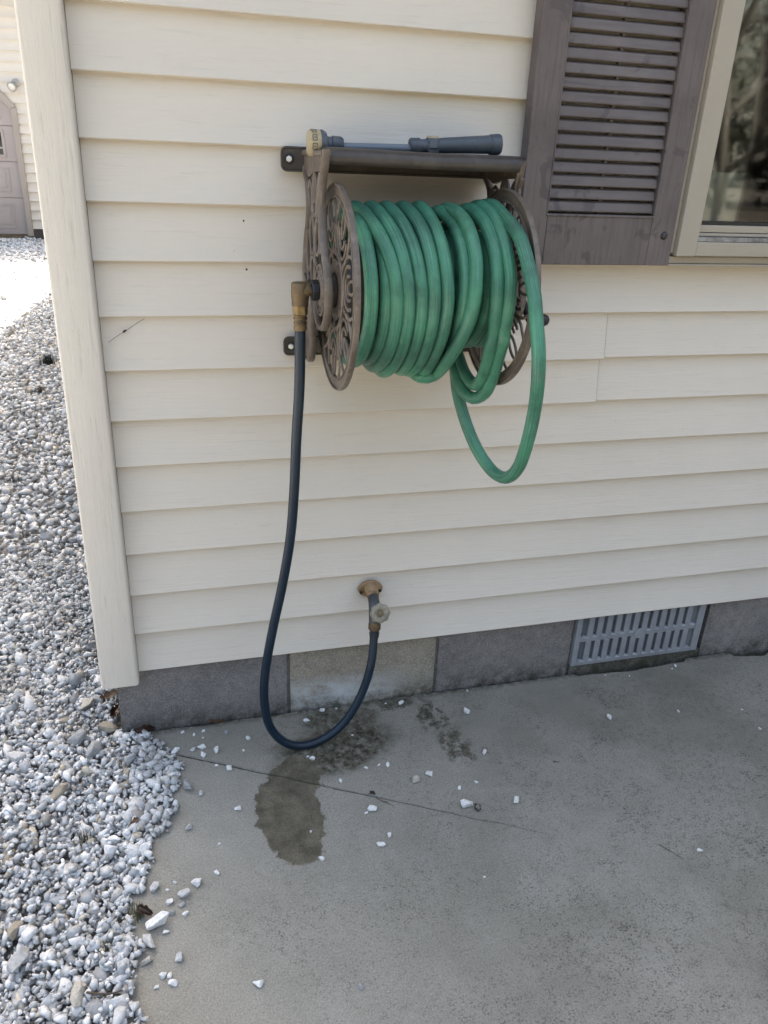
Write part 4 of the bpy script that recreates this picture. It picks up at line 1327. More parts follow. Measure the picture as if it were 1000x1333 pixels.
m.lathe([(0, 0.0135), (0.010, 0.0125), (0.0105, 0.0)], (0.6010, NY, SZ + 0.0095), (0, -1, -0.15), 20)
m.build('handle', GREYP, wand, smooth=True, angle=35)
m = MB()
m.lathe([(0.0, 0.0112), (0.0022, 0.0108), (0.0036, 0.0085), (0.0040, 0.0)], (0.6010, NY, SZ + 0.0215), (0, 0, 1), 20)
m.build('thumb_button', YELLOW, wand, smooth=True, angle=40)
# ------------------------------------------------------------------ gravel
def hull_proto(seed, npts=13, flat=0.72, box_=0.35):
    r = random.Random(seed)
    bm = bmesh.new()
    for _ in range(npts):
        v = Vector((r.gauss(0, 1), r.gauss(0, 1), r.gauss(0, 1))).normalized()
        v = v * (1 - box_) + Vector((math.copysign(abs(v.x) ** .5, v.x), math.copysign(abs(v.y) ** .5, v.y), math.copysign(abs(v.z) ** .5, v.z))) * box_ * 0.8
        v *= r.uniform(0.82, 1.08)
        bm.verts.new((v.x * r.uniform(0.95, 1.05), v.y * 0.80, v.z * flat))
    g = bmesh.ops.convex_hull(bm, input=bm.verts)
    bmesh.ops.delete(bm, geom=[e for e in g['geom_interior'] if isinstance(e, bmesh.types.BMVert)], context='VERTS')
    bmesh.ops.triangulate(bm, faces=bm.faces)
    bm.verts.index_update()
    V = np.array([v.co[:] for v in bm.verts])
    F = np.array([[v.index for v in f.verts] for f in bm.faces])
    bm.free()
    return V, F
PROTO = [hull_proto(100 + i, 9 + i % 4, 0.66 + 0.06 * (i % 4), 0.15) for i in range(24)]

BY = [-3.0, -0.80, -0.7076, -0.637, -0.547, -0.432, -0.310, -0.1625, -0.0197, 0.012, 0.05]
BX = [0.02, 0.012, 0.005, 0.004, -0.006, 0.000, 0.052, 0.092, 0.040, -0.030, -0.066]
def bound(y):
    return np.interp(y, BY, BX) + 0.010 * np.sin(y * 41) + 0.006 * np.sin(y * 97 + 1)

TONES = np.array([(0.55, 0.56, 0.575), (0.49, 0.50, 0.515), (0.62, 0.625, 0.635), (0.43, 0.445, 0.46), (0.36, 0.37, 0.385), (0.27, 0.28, 0.295), (0.47, 0.43, 0.36), (0.36, 0.32, 0.26), (0.24, 0.235, 0.23)])
TW = np.array([.27, .20, .16, .15, .12, .05, .02, .01, .02])
plist = []
def scatter(x0, x1, y0, y1, cell, rmean, rsig, layers, zb):
    for L in range(layers):
        gx = np.arange(x0, x1, cell)
        gy = np.arange(y0, y1, cell)
        X, Yg = np.meshgrid(gx, gy)
        X = X.ravel() + rng.uniform(-.55, .55, X.size) * cell
        Yv = Yg.ravel() + rng.uniform(-.55, .55, Yg.size) * cell
        r = np.clip(rmean * np.exp(rng.normal(0, rsig, X.size)), rmean * 0.45, rmean * 2.1)
        b = np.where(Yv < 0.05, bound(np.clip(Yv, -3, .05)), -0.066) - r * 0.9
        ok = X < b
        hump = 0.008 * np.sin(X * 9 + 1) * np.sin(Yv * 7) + 0.006 * np.sin(X * 23 + Yv * 17)
        rise = np.clip((X + 0.14) / 0.14, 0, 1) * 0.012 * (Yv < 0.02)
        z = zb + hump + rise + L * 0.012 + rng.uniform(-.004, .006, X.size)
        for i in np.nonzero(ok)[0]:
            plist.append((X[i], Yv[i], max(z[i], 0.003 + r[i] * 0.45) if X[i] > -0.03 and Yv[i] < 0.02 else z[i], r[i]))
scatter(-1.5, 0.15, -1.9, 1.0, 0.0175, 0.0098, 0.38, 2, -0.022)
scatter(-0.8, 0.15, -1.1, 1.0, 0.0115, 0.0060, 0.35, 1, -0.014)
scatter(-1.5, 0.15, -1.9, 1.0, 0.016, 0.0064, 0.35, 1, -0.001)
scatter(-0.9, 0.15, -1.2, 1.0, 0.045, 0.0165, 0.25, 1, -0.006)
scatter(-1.7, -0.05, 1.0, 3.0, 0.0245, 0.0142, 0.33, 1, -0.020)
scatter(-1.7, -0.05, 1.0, 3.0, 0.034, 0.0150, 0.33, 1, -0.008)
scatter(-2.4, -0.05, 3.0, 6.0, 0.029, 0.0165, 0.33, 1, -0.028)
scatter(-3.6, -0.3, 6.0, 11.45, 0.046, 0.022, 0.3, 1, -0.036)
VV, FF, CC, off = [], [], [], 0
for (x, y, z, r) in plist:
    V, F = PROTO[rng.integers(len(PROTO))]
    a = rng.uniform(0, 6.283)
    tx, ty = rng.normal(0, 0.35), rng.normal(0, 0.35)
    ca, sa = math.cos(a), math.sin(a)
    R = np.array([[ca, -sa, 0], [sa, ca, 0], [0, 0, 1]]) @ np.array([[1, 0, 0], [0, math.cos(tx), -math.sin(tx)], [0, math.sin(tx), math.cos(tx)]]) @ np.array([[math.cos(ty), 0, math.sin(ty)], [0, 1, 0], [-math.sin(ty), 0, math.cos(ty)]])
    S = np.array([rng.uniform(0.95, 1.25), rng.uniform(0.85, 1.15), rng.uniform(0.8, 1.15)]) * r
    VV.append((V * S) @ R.T + (x, y, z))
    FF.append(F + off)
    c = TONES[rng.choice(len(TONES), p=TW)] * rng.uniform(0.88, 1.1)
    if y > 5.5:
        c = np.clip(c * 1.25, 0.42, 0.72)  # sunlight painted in: distant stones made paler
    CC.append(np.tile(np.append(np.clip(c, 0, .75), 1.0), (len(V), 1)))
    off += len(V)
VV = np.concatenate(VV)
FF = np.concatenate(FF)
CC = np.concatenate(CC)
me = bpy.data.meshes.new('gravel')
me.vertices.add(len(VV))
me.vertices.foreach_set('co', VV.astype(np.float32).ravel())
me.loops.add(FF.size)
me.loops.foreach_set('vertex_index', FF.astype(np.int32).ravel())
me.polygons.add(len(FF))
me.polygons.foreach_set('loop_start', (np.arange(len(FF)) * 3).astype(np.int32))
me.update(calc_edges=True)
ca_ = me.color_attributes.new('stone', 'FLOAT_COLOR', 'POINT')
ca_.data.foreach_set('color', CC.astype(np.float32).ravel())
me.materials.append(GRAVEL)
gravel = bpy.data.objects.new('gravel', me)
COL.objects.link(gravel)
tag(gravel, 'loose white and grey crushed limestone gravel beside the house corner', kind='stuff')

# ------------------------------------------------------------------ single stones
def stone_mat(name, c):
    t = NT(name)
    n = t.noise(150, 5, 0.65)
    col = t.ramp(n, [(0.30, tuple(x * 0.72 for x in c)), (0.55, c), (0.75, tuple(min(1, x * 1.12) for x in c))])
    return t.done(col, 0.85, t.bump(n, 0.5, 0.002), spec=0.25)
STM = {'w': stone_mat('white limestone', (0.60, 0.60, 0.60)), 'g': stone_mat('grey stone', (0.27, 0.275, 0.28)), 'm': stone_mat('pale grey stone', (0.42, 0.42, 0.42)),
       't': stone_mat('tan stone', (0.27, 0.24, 0.195)), 'b': stone_mat('beige stone', (0.36, 0.34, 0.30)), 'y': stone_mat('cream stone', (0.46, 0.42, 0.30)), 'k': stone_mat('black stone', (0.02, 0.02, 0.02))}
def stone(x, y, d, c, label, group, seed, name='stone', z=0.0, flat=0.7, elong=1.15):
    V, F = hull_proto(500 + seed, 16, flat, 0.3)
    r = d * 0.5
    a = random.Random(seed).uniform(0, 6.28)
    V = V * np.array([r * elong, r / elong ** .5, r])
    V = V - np.array([0, 0, V[:, 2].min()])
    me = bpy.data.meshes.new(name)
    me.from_pydata([tuple(q) for q in V], [], [tuple(int(k) for k in f) for f in F])
    me.materials.append(STM[c])
    o = bpy.data.objects.new(name, me)
    COL.objects.link(o)
    o.location = (x, y, z - 0.0008)
    o.rotation_euler = (0, 0, a)
    b = o.modifiers.new('bevel', 'BEVEL')
    b.width = r * 0.10
    b.segments = 2
    tag(o, label, 'stone', group)
    return o
GS = 'loose stones scattered on the concrete'
STONES = [
 (0.239, -0.067, .0140, 'w', 'small white stone alone between the left foundation block and the navy hose'),
 (0.108, -0.080, .0160, 'm', 'pale grey stone left of the largest white stone, above the crack by the gravel'),
 (0.129, -0.076, .0200, 'w', 'largest white stone of the trio just above the crack near the gravel'),
 (0.132, -0.100, .0178, 'w', 'white stone lowest of the trio just above the crack near the gravel'),
 (0.162, -0.094, .0198, 'w', 'white stone right of the trio above the crack near the gravel'),
 (0.068, -0.073, .0205, 'w', 'long white stone at the start of the crack beside the gravel edge'),
 (0.187, -0.159, .0195, 'w', 'white stone lying right on the crack left of the damp patch'),
 (0.190, -0.034, .0140, 'g', 'small grey stone at the foot of the left foundation block'),
 (0.120, -0.224, .0150, 'm', 'pale stone just off the gravel point below the crack'),
 (0.195, -0.285, .0165, 'w', 'white stone alone on bare concrete left of the damp tongue'),
 (0.089, -0.316, .0200, 'm', 'rounded pale grey stone off the gravel, between point and bay of its edge'),
 (0.389, -0.033, .0185, 'w', 'white stone inside the navy hose loop near the wall'),
 (0.379, -0.168, .0138, 'w', 'white stone just below the lowest bend of the navy hose'),
 (0.794, -0.087, .0215, 'w', 'upright white stone on clean concrete right of the brown damp trail'),
 (0.639, -0.017, .0168, 'w', 'white stone on the dark damp spot right of the navy hose'),
 (0.434, -0.004, .0145, 'w', 'white stone close to the whitened block behind the navy hose'),
 (0.633, -0.275, .0210, 'w', 'white stone beside a flat tan chip between damp patch and trail'),
 (0.596, -0.288, .0245, 'b', 'flat tan chip beside a white stone between damp patch and trail'),
 (0.547, -0.225, .0135, 'w', 'small white stone at the right tip of the damp patch'),
 (0.786, -0.237, .0178, 'w', 'white stone right of the lower end of the brown damp trail'),
 (0.684, -0.388, .0300, 'w', 'biggest white stone on the slab, beside a black scrap near the crack'),
 (0.797, -0.397, .0190, 'w', 'square white stone right of the biggest one, above the end of the crack'),
 (0.477, -0.350, .0220, 'w', 'white stone just below the middle of the crack'),
 (0.473, -0.446, .0195, 'w', 'lower of two white stones on bare concrete below the crack'),
 (0.496, -0.427, .0142, 'w', 'upper of two white stones on bare concrete below the crack'),
 (0.347, -0.453, .0138, 'w', 'small white stone at the lower right of the damp tongue'),
 (0.429, -0.252, .0132, 'w', 'small white stone on the crack at the edge of the damp patch'),
 (0.686, -0.332, .0115, 'w', 'small white pebble above the biggest white stone on the slab'),
 (0.099, -0.460, .0240, 'w', 'white stone touching a smaller grey one, off the bay in the gravel edge'),
 (0.078, -0.478, .0238, 'm', 'grey stone touching a white one, off the bay in the gravel edge'),
 (0.050, -0.488, .0155, 'w', 'white stone left of the small cluster off the bay in the gravel edge'),
 (0.052, -0.512, .0168, 'g', 'dark grey rounded stone in the cluster off the bay in the gravel edge'),
 (0.072, -0.499, .0135, 'g', 'small dark grey stone right in the cluster off the bay'),
 (0.078, -0.519, .0134, 'w', 'white stone lowest in the cluster off the bay in the gravel edge'),
 (0.042, -0.550, .0135, 'w', 'small white stone right of the big white slab-like stone'),
 (0.026, -0.530, .0400, 'w', 'big elongated white stone at the gravel edge near dry weeds'),
 (0.013, -0.566, .0290, 'm', 'flat greyish stone below the big elongated white stone'),
 (0.065, -0.606, .0195, 'm', 'upright grey stone alone on the concrete near the bottom left'),
 (0.036, -0.633, .0160, 'w', 'left of three white stones near the bottom of the gravel edge'),
 (0.048, -0.635, .0130, 'w', 'middle of three white stones near the bottom of the gravel edge'),
 (0.053, -0.651, .0175, 'w', 'right and lowest of three white stones near the bottom of the gravel edge'),
 (0.141, -0.441, .0140, 'w', 'pointed white stone right of the bay in the gravel edge'),
 (0.023, -0.449, .0225, 'm', 'pale stone on the rim of the gravel bay'),
 (0.008, -0.599, .0215, 'b', 'beige stone at the gravel edge below the flat greyish one'),
 (0.194, -0.684, .0190, 'w', 'white stone alone near the bottom of the picture'),
 (1.150, -0.186, .0195, 'w', 'white stone alone in front of the vent on clean concrete'),
 (1.120, -0.610, .0125, 'w', 'small white square pebble alone on the pitted concrete at the right'),
 (0.363, -0.730, .0125, 'g', 'small grey pebble alone at the bottom middle of the slab'),
]
for i, (x, y, d, c, lab) in enumerate(STONES):
    stone(x, y, d * 1.08, c, lab, GS, i, elong=1.35 if 'long' in lab else 1.15, flat=0.8 if 'upright' in lab else 0.66)
CHIPS = [(0.087, -0.014, .012), (0.136, -0.019, .012), (0.113, -0.027, .010), (0.133, -0.041, .006), (0.224, -0.105, .0078), (0.159, -0.144, .0095), (0.150, -0.370, .007),
         (0.370, -0.158, .0077), (0.338, -0.380, .007), (0.464, -0.355, .009), (0.731, -0.322, .0094), (0.654, -0.568, .0068), (0.495, -0.225, .0094), (0.526, -0.222, .0095),
         (0.489, -0.108, .0079), (0.026, -0.650, .0095), (0.060, -0.445, .0085), (0.046, -0.459, .0085), (1.346, -0.199, .0089), (0.827, -0.004, .0086), (1.457, -0.020, .012),
         (1.520, -0.229, .0069), (1.234, -0.018, .0069), (1.514, -0.305, .009), (1.44, -0.03, .007), (1.30, -0.035, .006), (0.60, -0.008, .006), (0.47, -0.002, .007)]
for i, (x, y, d) in enumerate(CHIPS):
    if x > 1.0:
        lab = 'tiny white stone chip on the concrete near the vent and to the right of it'
    elif y > -0.06 and x < 0.3:
        lab = 'tiny white stone chip at the foot of the left foundation block'
    elif y > -0.06:
        lab = 'tiny white stone chip in the wall joint below the tap and beside it'
    elif x < 0.2:
        lab = 'tiny white stone chip on the concrete close to the gravel edge'
    elif x < 0.52 and y < -0.1:
        lab = 'tiny white stone chip on or beside the damp patch under the navy hose'
    else:
        lab = 'tiny white stone chip on the bare concrete right of the damp patch'
    stone(x, y, d * 1.05, 'w', lab, 'tiny white chips on the concrete', 200 + i, 'stone_chip')
GR = 'larger rocks lying in the gravel'
ROCKS = [
 (-0.149, 0.143, .047, 'b', 'rounded beige rock in the gravel left of the corner post foot'),
 (-0.119, 0.162, .034, 'g', 'grey rock just under the foot of the corner post'),
 (-0.092, 0.048, .045, 't', 'upright tan brown rock against the foundation corner'),
 (-0.192, 0.097, .030, 't', 'tan rock left of the foundation corner, lower left of the beige rock'),
 (-0.155, 0.015, .053, 'g', 'dark grey rock left of the foundation corner, upper of two big ones'),
 (-0.113, -0.041, .056, 'g', 'biggest grey rock below the foundation corner'),
 (-0.284, -0.018, .041, 'm', 'pale grey rock near the left picture edge level with the foundation foot'),
 (-0.178, -0.152, .046, 't', 'flat brown rock in the gravel left of the yellowish one'),
 (-0.188, -0.087, .024, 'y', 'small yellowish stone above the flat brown rock'),
 (-0.032, -0.089, .026, 'y', 'cream coloured stone in white gravel just left of the crack'),
 (0.049, -0.171, .025, 'y', 'yellowish stone at the point of the gravel edge'),
 (0.090, -0.200, .030, 'g', 'grey stone at the very tip of the gravel point'),
 (0.005, -0.354, .029, 'w', 'white boulder-like stone on the rim where the gravel edge draws back'),
 (-0.062, -0.311, .033, 'w', 'clean white stone with a flat face in mid gravel'),
 (-0.261, -0.306, .041, 't', 'tan rock at the left picture edge in mid gravel'),
 (-0.177, -0.366, .030, 'g', 'grey stone in dirty gravel lower left'),
 (-0.035, -0.460, .035, 'm', 'pale rounded rock beside the bay in the gravel edge'),
 (-0.046, -0.528, .037, 'g', 'grey angular rock left of the dry weeds'),
 (-0.220, -0.481, .034, 't', 'tan brown stone near the lower left picture edge'),
 (-0.203, -0.542, .044, 'm', 'long pale stone near the lower left corner'),
 (-0.072, -0.574, .034, 'g', 'grey stone above a brown twig near the bottom'),
 (-0.018, -0.684, .029, 'w', 'white stone standing at the bottom of the gravel edge'),
 (-0.069, -0.666, .041, 'g', 'grey rock at the bottom of the gravel, right of the brown one'),
 (-0.102, -0.636, .042, 'b', 'brownish long rock at the bottom of the gravel'),
]
for i, (x, y, d, c, lab) in enumerate(ROCKS):
    stone(x, y, d * 1.05, c, lab, GR, 300 + i, 'rock', z=-0.012 if x < -0.03 else 0.002, elong=1.5 if 'long' in lab or 'flat brown' in lab else 1.15, flat=0.75)

# ------------------------------------------------------------------ leaves, twigs, weeds
def leaf(x, y, z, L, W, rot, tilt, mat, label, curl=0.3, seed=0):
    m = MB()
    nu, nv = 16, 8
    for i in range(nu + 1):
        u = i / nu
        lobe = 0.62 + 0.38 * abs(math.sin(u * math.pi * 3.4 + seed * 0.3))
        w = W * (math.sin(math.pi * min(1, u * 0.93 + 0.04)) ** 0.8) * lobe * (1 + 0.3 * mnoise.noise((u * 7, seed, 0)))
        for j in range(nv + 1):
            v = j / nv * 2 - 1
            fold = curl * w * (abs(v) ** 1.5) * (1.0 + 0.7 * mnoise.noise((u * 4, v * 2, seed * 1.7)))
            m.v.append(((u - 0.5) * L + 0.1 * L * abs(v) * (u - .3), v * w * 0.5 * (1 - 0.3 * curl * abs(v)), fold + 0.22 * L * math.sin(u * 3.4 + seed) + 0.05 * L * mnoise.noise((u * 6, v * 3, seed))))
    for i in range(nu):
        for j in range(nv):
            a = i * (nv + 1) + j
            m.f.append((a, a + 1, a + nv + 2, a + nv + 1))
    st = [(-0.5 * L, 0, 0.22 * L * math.sin(seed)), (-0.62 * L, 0.03 * L, 0.22 * L * math.sin(seed) + 0.02 * L), (-0.72 * L, 0.08 * L, 0.22 * L * math.sin(seed))]
    m.tube(st, [0.0009, 0.0007, 0.0005], 5)
    o = m.build('dead_leaf', mat, None, smooth=True)
    sdf = o.modifiers.new('thick', 'SOLIDIFY')
    sdf.thickness = 0.0007
    o.location = (x, y, z)
    o.rotation_euler = (tilt, 0.15, rot)
    return tag(o, label, 'leaf', 'dead leaves')
leaf(-0.002, 0.004, 0.012, 0.046, 0.030, 0.15, 0.9, LEAFD, 'wet dark brown leaf stuck to the foot of the foundation corner', 0.4, 1)
leaf(0.176, 0.004, 0.006, 0.060, 0.014, 0.08, 0.5, LEAF, 'narrow light brown leaf in the joint below the left block', 0.5, 2)
leaf(-0.075, 0.085, 0.014, 0.050, 0.032, 1.3, 0.7, LEAFD, 'dark brown leaf between gravel and the side of the foundation', 0.4, 3)
leaf(-0.088, 0.135, 0.030, 0.040, 0.026, 0.2, 0.3, LEAF, 'brown leaf below the foot of the corner post', 0.4, 4)
leaf(-0.019, -0.289, 0.016, 0.022, 0.013, 0.8, 0.4, LEAF, 'small reddish brown leaf in white gravel', 0.4, 5)
leaf(0.006, -0.503, 0.012, 0.028, 0.020, -0.6, 0.5, LEAFD, 'curled purplish brown leaf behind the big elongated white stone', 0.5, 7)
leaf(0.490, -0.306, 0.003, 0.018, 0.014, 0.5, 0.1, LEAFD, 'small dark leaf scrap on the crack right of the damp patch', 0.4, 8)
leaf(0.706, -0.396, 0.003, 0.026, 0.018, 1.2, 0.2, BLACKP, 'black scrap beside the biggest white stone on the slab', 0.4, 9)
def twig(P, r, label):
    m = MB()
    for q in P:
        m.tube(catmull(q, 0.01), [r * (1 - 0.6 * k / max(1, len(catmull(q, 0.01)) - 1)) for k in range(len(catmull(q, 0.01)))], 5)
    o = m.build('twig', TWIG, None, smooth=True)
    return tag(o, label, 'twig', 'dry twigs')
twig([[(0.494, -0.318, 0.002), (0.508, -0.335, 0.003), (0.528, -0.352, 0.002)], [(0.506, -0.333, 0.003), (0.520, -0.338, 0.002)]], 0.0009, 'thin dry twig lying along the crack beside a leaf scrap')
twig([[(-0.085, -0.640, 0.012), (-0.050, -0.655, 0.018), (-0.018, -0.650, 0.014)]], 0.0022, 'brown twig across the gravel near the bottom')
twig([[(1.045, -0.575, 0.002), (1.062, -0.600, 0.002), (1.075, -0.620, 0.002)]], 0.0008, 'short dark twig on the pitted concrete at the right')
twig([[(0.935, -0.300, 0.002), (0.950, -0.306, 0.003)]], 0.0012, 'tiny dark twig bit on the concrete near the middle right')
def tuft(x, y, h, n, mat, label, spread=0.6, z=0.0):
    m = MB()
    for i in range(n):
        a = random.uniform(0, 6.28)
        b = random.uniform(0.2, 1) * spread
        L = h * random.uniform(0.5, 1)
        bx, by = x + random.gauss(0, h * 0.25), y + random.gauss(0, h * 0.25)
        P = [Vector((bx + math.cos(a) * b * L * t * t, by + math.sin(a) * b * L * t * t, z + L * t * (1 - 0.35 * b * t))) for t in (0, .35, .7, 1)]
        s = Vector((-math.sin(a), math.cos(a), 0)) * h * 0.022
        vs_ = []
        for k, q in enumerate(P):
            w = (1, .8, .5, .08)[k]
            vs_ += [q - s * w, q + s * w]
        m.add(vs_, [(2 * k, 2 * k + 1, 2 * k + 3, 2 * k + 2) for k in range(3)])
    o = m.build('weed_tuft', mat, None, fix=False)
    return tag(o, label, 'weed', 'weed tufts')
DRYW = simple('dry weed', (0.075, 0.062, 0.035), 0.85, scale=120)
tuft(-0.117, -0.291, 0.030, 60, DRYW, 'small dry brown weed tuft in mid gravel', z=-0.005)
tuft(-0.010, -0.502, 0.034, 70, WEED, 'green and brown weed tuft at the gravel edge by the curled leaf', z=0.0)
tuft(-0.060, -0.560, 0.024, 40, WEED, 'low green weed tuft left of the brown leaf at the gravel edge', z=0.0)
tuft(-0.66, 3.78, 0.085, 160, simple('dark weed', (0.014, 0.017, 0.010), 0.9), 'dark weed clump in the shaded gravel beside the corner post', z=-0.02)
tuft(-0.62, 3.10, 0.060, 110, DRYW, 'dry brown weed clump in the gravel below the dark one', z=-0.02)
tuft(-0.55, 1.75, 0.04, 50, simple('dark weed two', (0.014, 0.017, 0.010), 0.9), 'small dark weed clump at the left picture edge', z=-0.02)

# cobweb thread with a speck of debris on the siding
m = MB()
m.tube(catmull([(0.0125, -0.0005, 0.9505), (0.030, 0.0010, 0.9625), (0.0451, 0.0035, 0.9705), (0.066, 0.0055, 0.9840), (0.0824, 0.0075, 0.9935)], 0.004), 0.00042, 5)
m.lathe([(0, 0), (0.001, 0.0018), (0.004, 0.0022), (0.008, 0.0012), (0.009, 0)], (0.0405, 0.0015, 0.9690), (0.83, 0.05, 0.55), 8)
o = m.build('cobweb_strand', simple('dirty cobweb', (0.06, 0.05, 0.04), 0.9), None, smooth=True)
tag(o, 'dark dirty cobweb strand slanting across a siding board beside the corner post', 'cobweb')

# ------------------------------------------------------------------ garage across the gravel
garage = empty('garage', 'white sided garage with a beige panel door beyond the gravel', 'garage')
GY = 11.5
K = 1.2368
gx = lambda x: 0.1305 + (x - 0.1305) * K
gz = lambda z: 1.2958 + (z - 1.2958) * K
dx1 = gx(-1.4425)
top_z = gz(1.70)
cutx, cutz = gx(-1.533), gz(1.702)
# siding: one board per course, beside and above the door
pg = 0.127
door_w = 2.75
dx0 = dx1 - door_w
tw = 0.078
j = 0
z = 0.10
gcz = gz(1.60) + 0.03
gtp = gz(1.60) + 0.30 + 0.05 + tw
while z < 3.15:
    full = z > gtp - 0.125

    def cutin(zv):
        return min(1.0, max(0.0, (zv - gcz) / (gtp - gcz))) * (0.27 + tw)
    for side in ((0,) if full else (-1, 1)):
        m = MB()
        k = len(PROF)
        for e in (0, 1):
            for (a, zz) in PROF:
                zv = z + zz * pg / PITCH
                if side == 0:
                    x = (-6.2, 2.5)[e]
                elif side < 0:
                    x = (-6.2, dx0 - tw + 0.01 + cutin(zv))[e]
                else:
                    x = (dx1 + tw - 0.01 - cutin(zv), 2.5)[e]
                m.v.append((x, GY + a * 1.8, zv))
        for q in range(k - 1):
            m.f.append((q, q + 1, q + k + 1, q + k))
        m.build('siding_board', GSIDING, garage, smooth=True, angle=40)
    z += pg
    j += 1
m = MB()
m.box(-6.2, dx0 - tw + 0.02, GY + 0.03, GY + 6, 0.0, 3.2)
m.box(dx1 + tw - 0.02, 2.5, GY + 0.03, GY + 6, 0.0, 3.2)
m.box(dx0 - tw + 0.02, dx1 + tw - 0.02, GY + 0.06, GY + 6, 2.12, 3.2)
m.build('wall_core', SHEATH, garage)
m = MB()
m.box(-6.2, dx0 - tw + 0.02, GY + 0.012, GY + 0.028, -0.05, 0.105)
m.box(dx1 + tw - 0.02, 2.5, GY + 0.012, GY + 0.028, -0.05, 0.105)
m.build('garage_foundation', simple('dark footing', (0.05, 0.045, 0.042), 0.9), garage)
m = MB()
m.prism([(GY - 0.28, 3.16), (GY - 0.28, 3.28), (GY + 3.0, 4.9), (GY + 6.28, 3.28), (GY + 6.28, 3.16), (GY + 3.0, 4.78)], -6.5, 2.8, 'x')
m.build('roof', ROOF, garage)
# door surround with cut corners
c = 0.125
m = MB()
cz = gz(1.60)
tp = cz + 0.30
for (s, ex) in ((1, dx1), (-1, dx0)):
    m.prism([(ex, 0.0), (ex + s * tw, 0.0), (ex + s * tw, cz + 0.03), (ex, cz)], GY - 0.022, GY + 0.05, 'y')
    m.prism([(ex, cz + 0.002), (ex + s * tw, cz + 0.032), (ex - s * 0.27, tp + 0.05 + tw), (ex - s * 0.30, tp)], GY - 0.0215, GY + 0.05, 'y')
m.prism([(dx0 + 0.302, tp), (dx1 - 0.302, tp), (dx1 - 0.272, tp + 0.05 + tw), (dx0 + 0.272, tp + 0.05 + tw)], GY - 0.021, GY + 0.05, 'y')
m.build('door_trim', GTRIM, garage, bevel=0.004)
door = MB()
door.box(dx0 + 0.005, dx1 - 0.005, GY + 0.055, GY + 0.09, 0.02, tp + 0.1)
door_o = door.build('garage_door', GDOOR, garage)
secs = [0.02, gz(0.6687), gz(1.0577), gz(1.4300), tp + 0.1]
for i in range(4):
    z0, z1 = secs[i] + 0.004, secs[i + 1] - 0.004
    m = MB()
    m.box(dx0 + 0.006, dx1 - 0.006, GY + 0.036, GY + 0.054, z0, z1)
    pn = m.build('door_section', GDOOR, door_o, bevel=0.003)
    for q in range(4):
        w = (door_w - 0.30) / 4
        xr = dx1 - 0.14 - q * (w + 0.045)
        xl = xr - w + 0.03
        if i == 2:
            m = MB()
            a, b = z0 + 0.05, z1 - 0.045
            m.box(xl, xr, GY + 0.018, GY + 0.0355, a, a + 0.035)
            m.box(xl, xr, GY + 0.018, GY + 0.0355, b - 0.035, b)
            m.box(xl, xl + 0.035, GY + 0.0185, GY + 0.0355, a + 0.036, b - 0.036)
            m.box(xr - 0.035, xr, GY + 0.0185, GY + 0.0355, a + 0.036, b - 0.036)
            m.box(xl + 0.0351, xr - 0.0351, GY + 0.022, GY + 0.0355, a + 0.11, a + 0.135)
            m.build('window_frame', GDOOR, door_o, bevel=0.003)
            m = MB()
            m.box(xl + 0.03, xr - 0.03, GY + 0.030, GY + 0.0354, a + 0.03, b - 0.03)
            m.build('window_pane', simple('dark garage glass', (0.05, 0.055, 0.05), 0.12, var=0.5, scale=7), door_o)
        else:
            a, b = z0 + 0.075, z1 - 0.075
            m = MB()
            # raised moulding and raised field
            for (o_, t_, w_) in ((0, 0.010, 0.022), (0.055, 0.008, 0.0)):
                if w_:
                    m.box(xl, xr, GY + 0.036 - t_, GY + 0.0365, a, a + w_)
                    m.box(xl, xr, GY + 0.036 - t_, GY + 0.0365, b - w_, b)
                    m.box(xl, xl + w_, GY + 0.0362 - t_, GY + 0.0365, a + w_, b - w_)
                    m.box(xr - w_, xr, GY + 0.0362 - t_, GY + 0.0365, a + w_, b - w_)
                else:
                    m.box(xl + o_, xr - o_, GY + 0.036 - t_, GY + 0.0365, a + o_, b - o_)
            m.build('raised_panel', GDOOR, door_o, bevel=0.005)
# round flood lamp right above the door corner
lx_, lz_ = gx(-1.362), gz(1.835)
m = MB()
m.lathe([(0, 0.05), (0.02, 0.05), (0.03, 0.03), (0.06, 0.025)], (lx_ + 0.02, GY + 0.004, lz_ + 0.04), (0, -1, 0), 18)
m.lathe([(0, 0.02), (0.02, 0.04), (0.06, 0.062), (0.080, 0.066), (0.081, 0.06)], (lx_, GY - 0.03, lz_ + 0.02), (-0.35, -0.75, -0.5), 20)
lampo = m.build('flood_lamp', LAMPG, garage, smooth=True, angle=40)
m = MB()
d_ = Vector((-0.35, -0.75, -0.5)).normalized()
q_ = Vector((lx_, GY - 0.03, lz_ + 0.02)) + d_ * 0.074
m.lathe([(0, 0.056), (0.006, 0.05), (0.012, 0.03), (0.013, 0.0)], q_, d_, 20)
m.build('lamp_lens', LAMPW, lampo, smooth=True)

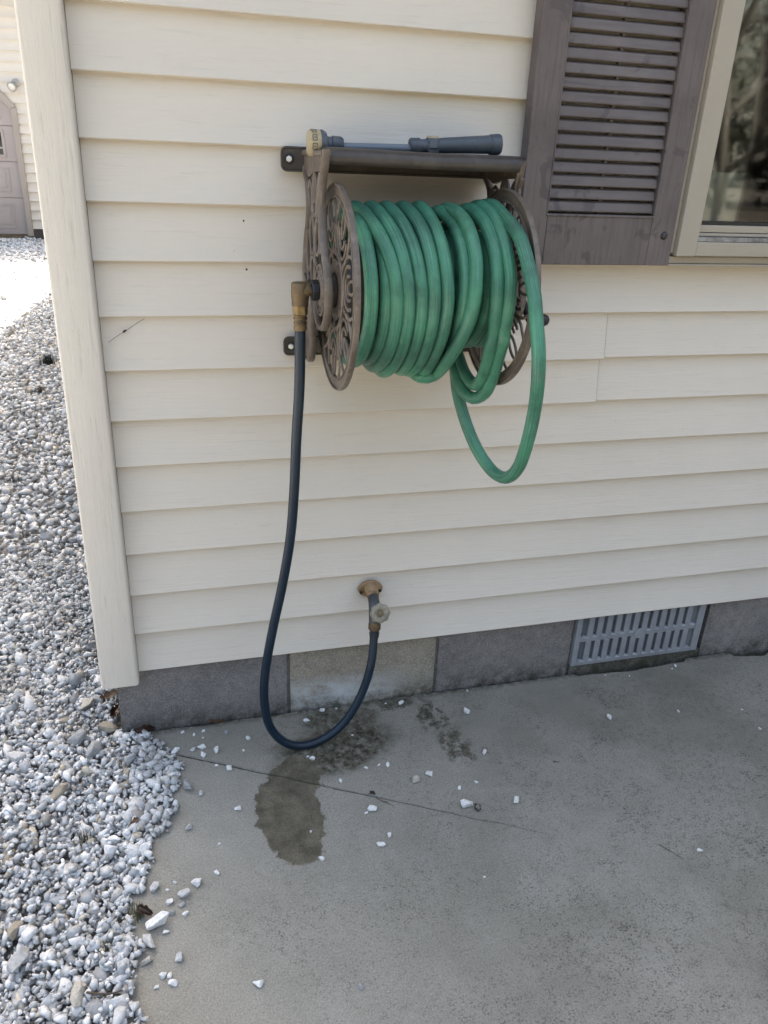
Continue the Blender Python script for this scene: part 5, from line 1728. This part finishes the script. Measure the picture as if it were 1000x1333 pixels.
# ------------------------------------------------------------------ trees that the window mirrors
def bare_tree(x, y, h, seed, label, foliage=0):
    r = random.Random(seed)
    root = empty('evergreen_tree' if foliage else 'bare_tree', label, 'tree', group='trees behind the viewer, mirrored in the window')
    m = MB()
    lf = MB()

    def grow(p, d, L, rad0, depth):
        q = p
        P, R = [p], [rad0]
        n = 4
        for i in range(n):
            d = (d + Vector((r.gauss(0, .12), r.gauss(0, .12), r.gauss(0.03, .08)))).normalized()
            q = q + d * (L / n)
            P.append(q)
            R.append(rad0 * (1 - 0.45 * (i + 1) / n))
        m.tube(P, R, 6 if depth < 2 else 4, False)
        if foliage and depth >= 1:
            for _ in range(foliage):
                c_ = P[r.randint(1, n)] + Vector((r.gauss(0, .22), r.gauss(0, .22), r.gauss(0, .14)))
                s = r.uniform(.04, .11)
                a = Vector((r.gauss(0, 1), r.gauss(0, 1), r.gauss(0, .6))).normalized() * s
                b = Vector((r.gauss(0, 1), r.gauss(0, 1), r.gauss(0, .6))).normalized() * s * 0.6
                lf.add([c_ - a, c_ - b, c_ + a, c_ + b], [(0, 1, 2, 3)])
        if depth < 4:
            for k in range(r.randint(2, 3) + (1 if depth == 0 else 0)):
                t = r.uniform(.35, 1.0)
                bp = P[min(n, max(1, int(t * n)))]
                dd = (d * 0.55 + Vector((r.gauss(0, .6), r.gauss(0, .6), r.uniform(-0.05, .6)))).normalized()
                grow(bp, dd, L * r.uniform(.5, .72), rad0 * r.uniform(.38, .55), depth + 1)
    grow(Vector((x, y, -0.1)), Vector((0, 0, 1)), h * 0.5, h * 0.018, 0)
    m.build('trunk', BARK, root, smooth=True)
    if foliage:
        lf.build('crown', NEEDLE, root, fix=False)
    return root
rt = random.Random(5)
for i in range(20):
    x = 9 + rt.uniform(0, 17)
    y = -13 - rt.uniform(0, 9)
    bare_tree(x, y, rt.uniform(7, 12), 40 + i, 'tall bare tree mirrored in the window pane', 0)
for i in range(5):
    x = 13 + rt.uniform(0, 15)
    y = -20 - rt.uniform(0, 4)
    bare_tree(x, y, rt.uniform(5, 9), 80 + i, 'dark evergreen tree mirrored in the window pane', 34)

# the wood that closes the view behind the viewer: a deep ragged band of twigs and foliage
wd = MB()
rw = random.Random(77)
for i in range(15000):
    x = rw.uniform(-34, 46)
    top = 7.5 + 2.2 * mnoise.noise((x * 0.13, 0, 5)) + 1.4 * mnoise.noise((x * 0.5, 2, 5))
    h = rw.uniform(0, 1) ** 0.8 * top
    y = -25 - rw.uniform(0, 5) + 1.2 * mnoise.noise((x * 0.3, h * 0.4, 1))
    s = rw.uniform(0.15, 0.42)
    a = Vector((rw.gauss(0, 1), rw.gauss(0, 1), rw.gauss(0, 1))).normalized() * s
    b = Vector((rw.gauss(0, 1), rw.gauss(0, 1), rw.gauss(0, 1))).normalized() * s * 0.55
    c_ = Vector((x, y, h))
    wd.add([c_ - a, c_ - b, c_ + a, c_ + b], [(0, 1, 2, 3)])
o = wd.build('far_wood', simple('far wood foliage', (0.052, 0.050, 0.042), 0.9, var=0.3, scale=1.2), None, fix=False)
tag(o, 'dull green and brown wood mirrored in the window', kind='stuff')
